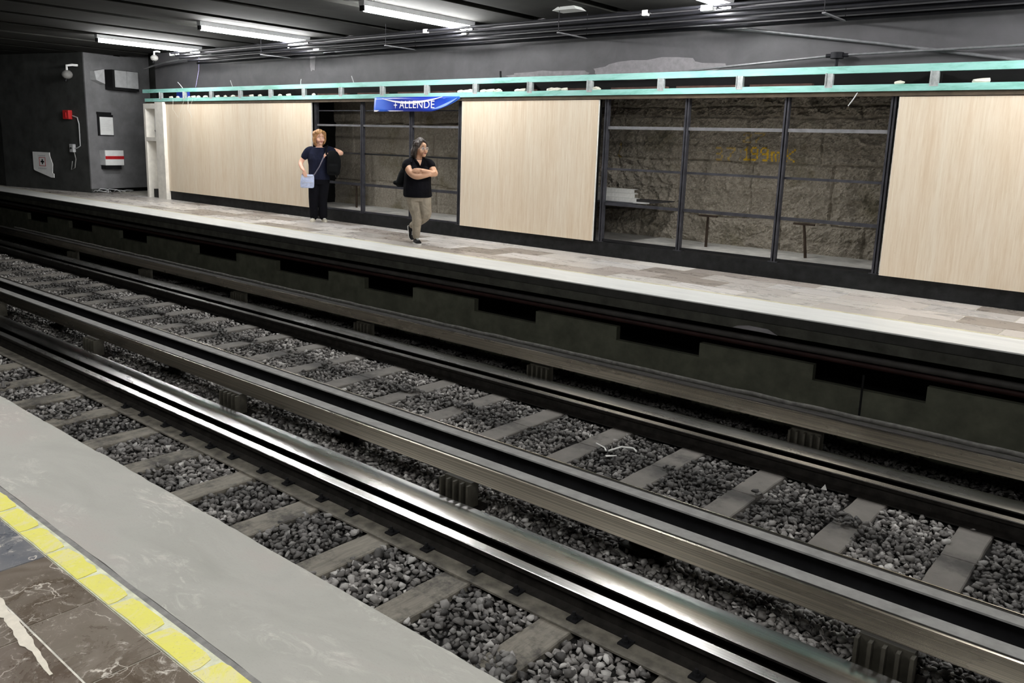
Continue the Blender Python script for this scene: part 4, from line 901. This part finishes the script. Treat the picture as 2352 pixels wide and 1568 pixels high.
def shoe(root, heel, toe, mat, sole, w_=.045, h=.075, name='shoe'):
    heel = Vector(heel); toe = Vector(toe); d = (toe-heel); L = d.length; d.normalize(); up = Vector((0, 0, 1)); up = (up-d*up.dot(d)).normalized(); sd = d.cross(up)
    def pr(t, a, z): return heel+d*L*t+sd*a+up*z
    outl = [(0, .6), (.03, .8), (.2, .9), (.45, .82), (.68, 1.05), (.85, .92), (.96, .55), (1.0, .15)]
    def layer(z, sc=1.0, ins=0.0):
        lf = [pr(t*(1-2*ins)+ins, a*w_*sc, z) for t, a in outl]; rt = [pr(t*(1-2*ins)+ins, -a*w_*sc, z) for t, a in reversed(outl)]; return lf+rt
    s = MB(); L0 = layer(0, 1.04, -.01); L1 = layer(.022, 1.06, -.012); n = len(L0)
    s.add(L0+L1, [tuple(range(n-1, -1, -1)), tuple(range(n, 2*n))]+[(k, (k+1) % n, n+(k+1) % n, n+k) for k in range(n)]); r = s.build(name, sole, root)
    s = MB()
    prof = [(0, .9), (.03, .97), (.2, 1.0), (.45, .78), (.68, .55), (.85, .42), (.96, .34), (1.0, .3)]
    rows = []
    for (t, a), (_, hh) in zip(outl, prof):
        tt = t*.98+.01; rows.append([pr(tt, a*w_, .02), pr(tt, a*w_*.92, .02+h*hh*.6), pr(tt, a*w_*.45, .02+h*hh), pr(tt, -a*w_*.45, .02+h*hh), pr(tt, -a*w_*.92, .02+h*hh*.6), pr(tt, -a*w_, .02)])
    vs = [p for q in rows for p in q]; m = 6
    s.add(vs, [(i*m+j, i*m+m+j, i*m+m+j+1, i*m+j+1) for i in range(len(rows)-1) for j in range(m-1)]+[tuple(range(m)), tuple((len(rows)-1)*m+j for j in range(m-1, -1, -1))], 0, True)
    s.build('upper', mat, r)
    s = MB()
    for k in range(3): s.tube([pr(.5+.08*k, .02, .02+h*(.80-.1*k)), pr(.5+.08*k, -.02, .02+h*(.80-.1*k))], .003, 5)
    s.build('laces', M_WHITE, r)
    return r
def cloth_mat(name, col, wr=.35, rough=.85):
    n = N(name, rough, 0.0, col, .15); v = n.obj(); f = n.noise(v, 9, 5, .6, .8); n.col(n.ramp(f, [(.3, tuple(c*.75 for c in col)), (.7, tuple(c*1.25 for c in col))])).bump(f, wr, .02); return n.mat
def skin_mat(name, col):
    n = N(name, .5, 0, col); v = n.obj(); n.col(n.ramp(n.noise(v, 14, 4), [(.3, tuple(c*.92 for c in col)), (.7, tuple(min(1, c*1.06) for c in col))])); n.b.inputs['Subsurface Weight'].default_value = .12; n.b.inputs['Subsurface Radius'].default_value = (.02, .008, .005); return n.mat
def hair_mat(name, a_, b_):
    n = N(name, .45); v = n.obj((1, 1, .25)); n.col(n.ramp(n.noise(v, 38, 5, .6, .6), [(.35, a_), (.65, b_)])).bump(n.noise(v, 60, 4), .6, .01); return n.mat
def person(name, x, y, label, cat='person'):
    L = math.hypot(x, y); vx, vy = x/L, y/L
    return empty(name, (x, y, 0), math.atan2(-vx, vy), label, cat)

# --- fair haired woman with bags
SK1 = skin_mat('fair_skin', (.80, .47, .34)); NAVY = cloth_mat('navy_cotton', (.011, .013, .028), .35, 1.0); BLK = cloth_mat('black_cloth', (.004, .004, .006), .25, 1.0)
HAIR1 = hair_mat('blonde_hair', (.20, .085, .03), (.52, .29, .12)); LIP = plain('lips_red', (.42, .12, .10), .5, 0, .1, 9, 0); IR = plain('dark_iris', (.03, .018, .012), .3, 0, .1, 9, 0)
w1 = person('person', -13.0, 9.80, 'fair haired woman standing in navy top and black trousers, pale bag in one hand')
s = MB()
F = face_frame((.005, -.04, 1.565), .30, .03); head(s, F, 1.12)
limb(s, [(.0, .0, 1.36), (.0, -.01, 1.42), (.003, -.02, 1.50)], [.062, .055, .055])
ring_loft(s, [(-.01, 0, .70, .15, .11), (-.01, .0, .80, .185, .13), (-.01, 0, .92, .175, .13), (-.015, 0, 1.02, .17, .125), (-.015, -.01, 1.15, .18, .13), (-.015, .0, 1.27, .18, .115), (-.01, .01, 1.35, .15, .09), (-.0, .0, 1.39, .09, .07)])
limb(s, [(-.15, .01, 1.34), (-.215, 0, 1.30), (-.31, .02, 1.16), (-.345, .0, 1.09), (-.33, -.08, 1.02), (-.285, -.175, .955)], [.062, .06, .047, .042, .038, .027])
hand(s, (-.283, -.18, .95), (.22, -.06, -.93), (.2, .8, 0), -1, .9)
limb(s, [(.15, .01, 1.35), (.20, 0, 1.345), (.31, .0, 1.33), (.405, -.03, 1.295), (.34, -.10, 1.285), (.205, -.165, 1.275)], [.062, .058, .047, .041, .038, .027])
hand(s, (.20, -.168, 1.274), (-.9, -.25, -.1), (-.05, .6, -.75), 1, 1.25)
for sx, kx, ax in ((-.10, -.12, -.115), (.07, .045, .055)):
    limb(s, [(sx, 0, .76), ((sx+kx)/2, -.01, .58), (kx, -.015, .42), ((kx+ax)/2, .005, .26), (ax, .01, .09)], [.095, .078, .058, .055, .04])
fuse(s, 'body', SK1, w1)
face_bits(w1, F, 1.12, LIP, HAIR1, IR)
s = MB()       # hair: full shoulder-skimming bob parted over the face
for a, f_, e, r in ((0, -.03, .05, .10), (-.05, -.01, .055, .074), (.05, -.01, .055, .072), (0, -.07, .0, .092), (0, -.07, -.06, .085), (-.04, -.06, -.09, .055), (.04, -.06, -.09, .055)):
    s.ball(F(a*1.12, f_*1.12, e*1.12), r*1.08)
for i in range(15):        # hanging locks that run down from the parting
    q = -1 if i % 2 else 1; t = i//2/7; a0 = q*(.035+.045*t); f0 = .055-.12*t
    s.tube([F(a0*.35, f0*.6+.01, .128), F(a0*1.05, f0+.01, .105), F(q*.088, f0*.9, .05), F(q*(.098+.006*t), f0*.7-.015, -.02), F(q*.096, f0*.6-.02, -.075), F(q*.084, f0*.6-.022, -.112)], [.022, .024, .023, .022, .02, .011], 8)
for i in range(5): s.tube([F(.02-.02*i, .06, .118), F(.01-.03*i, .088, .098), F(-.012-.022*i, .092-.008*i, .072)], [.018, .016, .009], 7)
h = fuse(s, 'hair', HAIR1, w1, .005, 4)
for v in h.data.vertices: v.co += v.normal*.006*noise.noise((v.co.x*60, v.co.y*60, v.co.z*9))
s = MB()       # top
ring_loft(s, [(-.01, 0, .79, .200, .150), (-.01, .0, .90, .196, .155), (-.015, 0, 1.0, .188, .150), (-.015, -.01, 1.06, .190, .148), (-.015, -.02, 1.16, .205, .160), (-.015, -.01, 1.26, .200, .135), (-.012, .008, 1.34, .188, .112), (-.004, .008, 1.372, .145, .095), (-.0, .0, 1.388, .105, .082)])
s.ball((-.09, -.095, 1.17), .075); s.ball((.07, -.095, 1.17), .075)
limb(s, [(-.145, .01, 1.345), (-.21, .005, 1.31), (-.275, .012, 1.21)], [.066, .072, .068]); limb(s, [(.13, .01, 1.352), (.195, 0, 1.347), (.275, .0, 1.318)], [.066, .066, .062])
fuse(s, 'top', NAVY, w1)
s = MB()       # trousers
ring_loft(s, [(-.01, 0, .70, .185, .125), (-.01, .0, .80, .196, .142), (-.01, 0, .88, .19, .142), (-.01, 0, .93, .182, .138)])
for sx, kx, ax in ((-.105, -.125, -.118), (.075, .05, .055)):
    limb(s, [(sx, 0, .78), ((sx+kx)/2, -.01, .58), (kx, -.01, .42), ((kx+ax)/2, .0, .26), (ax, .0, .10)], [.112, .098, .086, .082, .080])
fuse(s, 'trousers', BLK, w1)
CREAM = plain('cream_leather', (.62, .58, .48), .5, 0, .1, 9, 0)
shoe(w1, (-.115, .07, 0), (-.16, -.15, 0), CREAM, CREAM, .043, .06); shoe(w1, (.05, .07, 0), (.10, -.155, 0), CREAM, CREAM, .043, .06)
# pale bag in the right hand
def held(name, w_, label, cat): return empty(name, w_.location, w_.rotation_euler.z, label, cat)
LB = cloth_mat('pale_blue_canvas', (.52, .58, .78), .3, .6)
bag = held('handbag', w1, 'pale blue handbag held low by the fair haired woman', 'handbag')
s = MB(); ring_loft(s, [(-.23, -.14, .635, .105, .035), (-.23, -.14, .65, .125, .05), (-.23, -.14, .72, .130, .056), (-.225, -.14, .80, .125, .048), (-.22, -.14, .87, .118, .026), (-.22, -.14, .885, .112, .012)]); fuse(s, 'pouch', LB, bag, .006, 4)
s = MB(); s.box(-.31, -.13, -.205, -.198, .735, .742); s.box(-.335, -.12, -.185, -.178, .845, .855); s.build('zip', M_LTGREY, bag)
s = MB(); s.tube([(-.325, -.15, .875), (-.315, -.14, .90), (-.28, -.135, .915), (-.24, -.14, .895)], .006, 6); s.build('handle', LB, bag)
s = MB(); s.tube([(-.11, -.15, .87), (-.07, -.18, .93), (.0, -.195, 1.05), (.06, -.19, 1.18), (.12, -.13, 1.31), (.14, -.04, 1.40)], .011, 6); s.build('shoulder_strap', plain('grey_strap', (.16, .15, .19), .7), bag)
# black backpack slung in front of the left shoulder
BP = cloth_mat('backpack_nylon', (.004, .0045, .005), .3, .9)
bpk = held('backpack', w1, 'black backpack hanging on the left shoulder of the fair haired woman', 'backpack')
s = MB(); ring_loft(s, [(.25, -.22, .885, .09, .05), (.25, -.225, .92, .118, .07), (.26, -.23, 1.05, .130, .08), (.262, -.235, 1.17, .126, .078), (.255, -.24, 1.26, .108, .062), (.245, -.24, 1.315, .085, .045), (.24, -.24, 1.34, .05, .03)]); fuse(s, 'pack_body', BP, bpk, .007, 5)
s = MB(); ring_loft(s, [(.25, -.29, .93, .075, .02), (.25, -.30, .96, .09, .03), (.255, -.31, 1.06, .09, .032), (.255, -.305, 1.10, .075, .02)]); fuse(s, 'front_pocket', BP, bpk, .006, 4)
s = MB(); s.tube([(.16, -.22, 1.22), (.125, -.20, 1.27), (.125, -.13, 1.37), (.15, .0, 1.425), (.16, .09, 1.36)], .017, 8); s.build('strap', BLK, bpk)
s = MB(); s.tube([(.31, -.22, .92), (.318, -.22, .85)], .012, 6); s.build('strap_end', BLK, bpk); s = MB(); s.tube([(.22, -.22, .90), (.215, -.22, .86)], .01, 6); s.build('strap_end', BLK, bpk)

# --- dark haired woman, arms folded, mid-stride
SK2 = skin_mat('tan_skin', (.60, .345, .22)); BLK2 = cloth_mat('black_blouse', (.004, .004, .006), .4, 1.0); KHAKI = cloth_mat('khaki_cotton', (.30, .26, .205), .6)
HAIR2 = hair_mat('dark_hair', (.010, .007, .006), (.05, .034, .026)); LIP2 = plain('lips_brown', (.34, .12, .10), .5, 0, .1, 9, 0)
w2 = person('person', -9.33, 8.86, 'dark haired woman with glasses and folded arms walking in black top and khaki trousers')
s = MB()
F = face_frame((.045, -.03, 1.448), .62, -.02); head(s, F, 1.07)
limb(s, [(.0, .0, 1.26), (.01, -.005, 1.32), (.03, -.02, 1.40)], [.06, .052, .052])
ring_loft(s, [(.0, 0, .66, .15, .12), (.0, .0, .76, .18, .15), (.0, 0, .88, .175, .15), (.0, 0, .98, .18, .15), (.01, -.01, 1.08, .185, .145), (.01, .0, 1.18, .175, .12), (.01, .0, 1.25, .14, .09), (.01, .0, 1.29, .08, .07)])
limb(s, [(-.11, -.02, 1.24), (-.155, -.04, 1.20), (-.11, -.14, 1.10), (-.03, -.215, 1.045), (.06, -.245, 1.050), (.175, -.235, 1.075)], [.062, .064, .058, .050, .043, .030])
hand(s, (.17, -.235, 1.074), (.9, .25, .15), (0, .8, .3), -1, 1.0, .16)
limb(s, [(.12, .0, 1.25), (.175, -.02, 1.215), (.235, -.08, 1.13), (.255, -.13, 1.085), (.19, -.205, 1.10), (.06, -.255, 1.135)], [.060, .058, .052, .046, .041, .029])
hand(s, (.065, -.252, 1.132), (-.95, .12, .02), (.1, .8, -.3), 1, .3, .16); s.ball((.02, -.245, 1.125), .030, 0, 2, (1.5, .7, .9)); s.ball((-.02, -.235, 1.11), .026)
limb(s, [(-.07, 0, .74), (-.04, -.02, .57), (-.01, -.05, .43), (-.012, -.03, .28), (-.018, .0, .10)], [.10, .085, .062, .058, .042])
limb(s, [(.09, 0, .74), (.11, -.04, .58), (.125, -.06, .45), (.03, .12, .34), (-.085, .27, .25)], [.10, .085, .062, .056, .042])
fuse(s, 'body', SK2, w2)
G_ = F; F = (lambda a, b, e, G_=G_: G_(a*1.07, b*1.07, e*1.07)); face_bits(w2, F, 1.0, LIP2, HAIR2, IR)
s = MB()       # glasses: two rims, bridge, temples
for q in (-1, 1):
    pts = [F(q*.034+.024*math.cos(a), .104-.006*abs(math.cos(a)), .004+.019*math.sin(a)) for a in [2*math.pi*i/14 for i in range(15)]]
    s.tube(pts, .0022, 6, cap=False)
    s.tube([F(q*.058, .098, .008), F(q*.078, .05, .008), F(q*.080, -.01, .002)], .002, 5)
s.tube([F(-.010, .107, .006), F(.010, .107, .006)], .0022, 5); g = s.build('glasses_frame', M_LTGREY, w2)
n = N('lens_glass', .05); n.b.inputs['Transmission Weight'].default_value = .9; n.b.inputs['Base Color'].default_value = (.85, .87, .9, 1)
for q in (-1, 1):
    s = MB(); s.add([F(q*.034+.023*math.cos(a), .103-.006*abs(math.cos(a)), .004+.018*math.sin(a)) for a in [2*math.pi*i/14 for i in range(14)]], [tuple(range(14))]); l_ = s.build('lens', n.mat, g)
s = MB()
for a, f_, e, r in ((0, -.035, .05, .098), (-.04, -.01, .055, .07), (.04, -.01, .055, .07), (0, -.085, .0, .086), (0, -.11, -.05, .08), (-.05, -.085, -.03, .06), (.05, -.085, -.03, .058), (-.045, -.09, -.09, .056), (.045, -.09, -.09, .052), (0, -.12, -.12, .055)):
    s.ball(F(a, f_, e), r*1.05)
for i in range(13):
    q = -1 if i % 2 else 1; t = i//2/6; a0 = q*(.03+.05*t); f0 = .045-.13*t
    s.tube([F(a0*.3, f0*.6+.01, .124), F(a0*1.0, f0+.005, .102), F(q*.080, f0*.9-.01, .045), F(q*.088, f0*.7-.035, -.03), F(q*(.085+.008*(i % 3)), f0*.6-.05, -.09), F(q*.078, f0*.6-.05, -.135)], [.02, .022, .021, .022, .022, .012], 8)
s.ball(F(0, -.02, .10), .07); s.ball(F(0, -.10, -.10), .075)
h = fuse(s, 'hair', HAIR2, w2, .005, 4)
for v in h.data.vertices: v.co += v.normal*.006*noise.noise((v.co.x*60, v.co.y*60, v.co.z*9))
s = MB()       # loose black blouse with short frilled sleeves and an open collar
ring_loft(s, [(-.0, 0, .72, .205, .17), (-.0, 0, .745, .222, .185), (-.005, .0, .86, .215, .18), (-.005, .01, .96, .208, .175), (.0, .0, 1.06, .204, .165), (.005, -.0, 1.15, .195, .150), (.01, .0, 1.22, .178, .125), (.01, .0, 1.265, .145, .10), (.01, .0, 1.295, .092, .08)])
s.ball((-.05, -.10, 1.13), .075); s.ball((.10, -.085, 1.13), .072)
limb(s, [(-.09, -.01, 1.245), (-.15, -.03, 1.215), (-.168, -.055, 1.175)], [.068, .080, .080]); limb(s, [(.10, .0, 1.25), (.165, -.01, 1.232), (.20, -.035, 1.195)], [.066, .074, .072])
fuse(s, 'blouse', BLK2, w2)
s = MB(); s.tube([(-.045, -.085, 1.29), (-.0, -.135, 1.235), (.035, -.15, 1.19)], [.016, .015, .007], 6); s.tube([(.07, -.08, 1.29), (.065, -.13, 1.235), (.04, -.15, 1.19)], [.016, .015, .007], 6); s.build('collar', BLK2, w2)
s = MB(); s.add([(-.03, -.09, 1.285), (.06, -.09, 1.285), (.035, -.152, 1.20)], [(0, 2, 1)]); q = s.build('neckline_skin', SK2, w2); q.modifiers.new('t', 'SOLIDIFY').thickness = .006
s = MB()
ring_loft(s, [(.005, 0, .66, .178, .13), (.005, .0, .75, .190, .155), (.005, 0, .80, .185, .155)])
limb(s, [(-.075, 0, .75), (-.045, -.02, .57), (-.012, -.05, .43), (-.012, -.03, .28), (-.018, -.005, .12)], [.118, .099, .078, .070, .056])
limb(s, [(.095, 0, .75), (.115, -.04, .58), (.128, -.06, .45), (.03, .12, .34), (-.075, .255, .26)], [.115, .096, .078, .070, .055])
fuse(s, 'trousers', KHAKI, w2)
SNK = plain('black_canvas', (.012, .012, .013), .7, 0, .2, 9, 0); SOL = plain('white_rubber', (.75, .74, .7), .6, 0, .06, 9, 0)
shoe(w2, (-.03, .07, .0), (.035, -.165, .0), SNK, SOL, .046, .085, 'sneaker'); shoe(w2, (-.125, .345, .245), (-.09, .28, .02), SNK, SOL, .044, .08, 'sneaker')
bg = held('shoulder_bag', w2, 'black bag slung behind the back of the woman with folded arms', 'shoulder bag')
s = MB(); ring_loft(s, [(-.26, .13, .86, .05, .05), (-.27, .13, .90, .085, .085), (-.25, .13, .98, .075, .09), (-.22, .13, 1.08, .07, .085), (-.19, .12, 1.17, .05, .05)]); s.ball((-.345, .11, .925), .035); fuse(s, 'bag_body', BP, bg, .007, 5)
s = MB(); s.tube([(-.19, .12, 1.17), (-.13, .06, 1.30), (-.08, -.02, 1.325), (-.10, -.11, 1.24)], .011, 6); s.build('strap', BLK, bg)
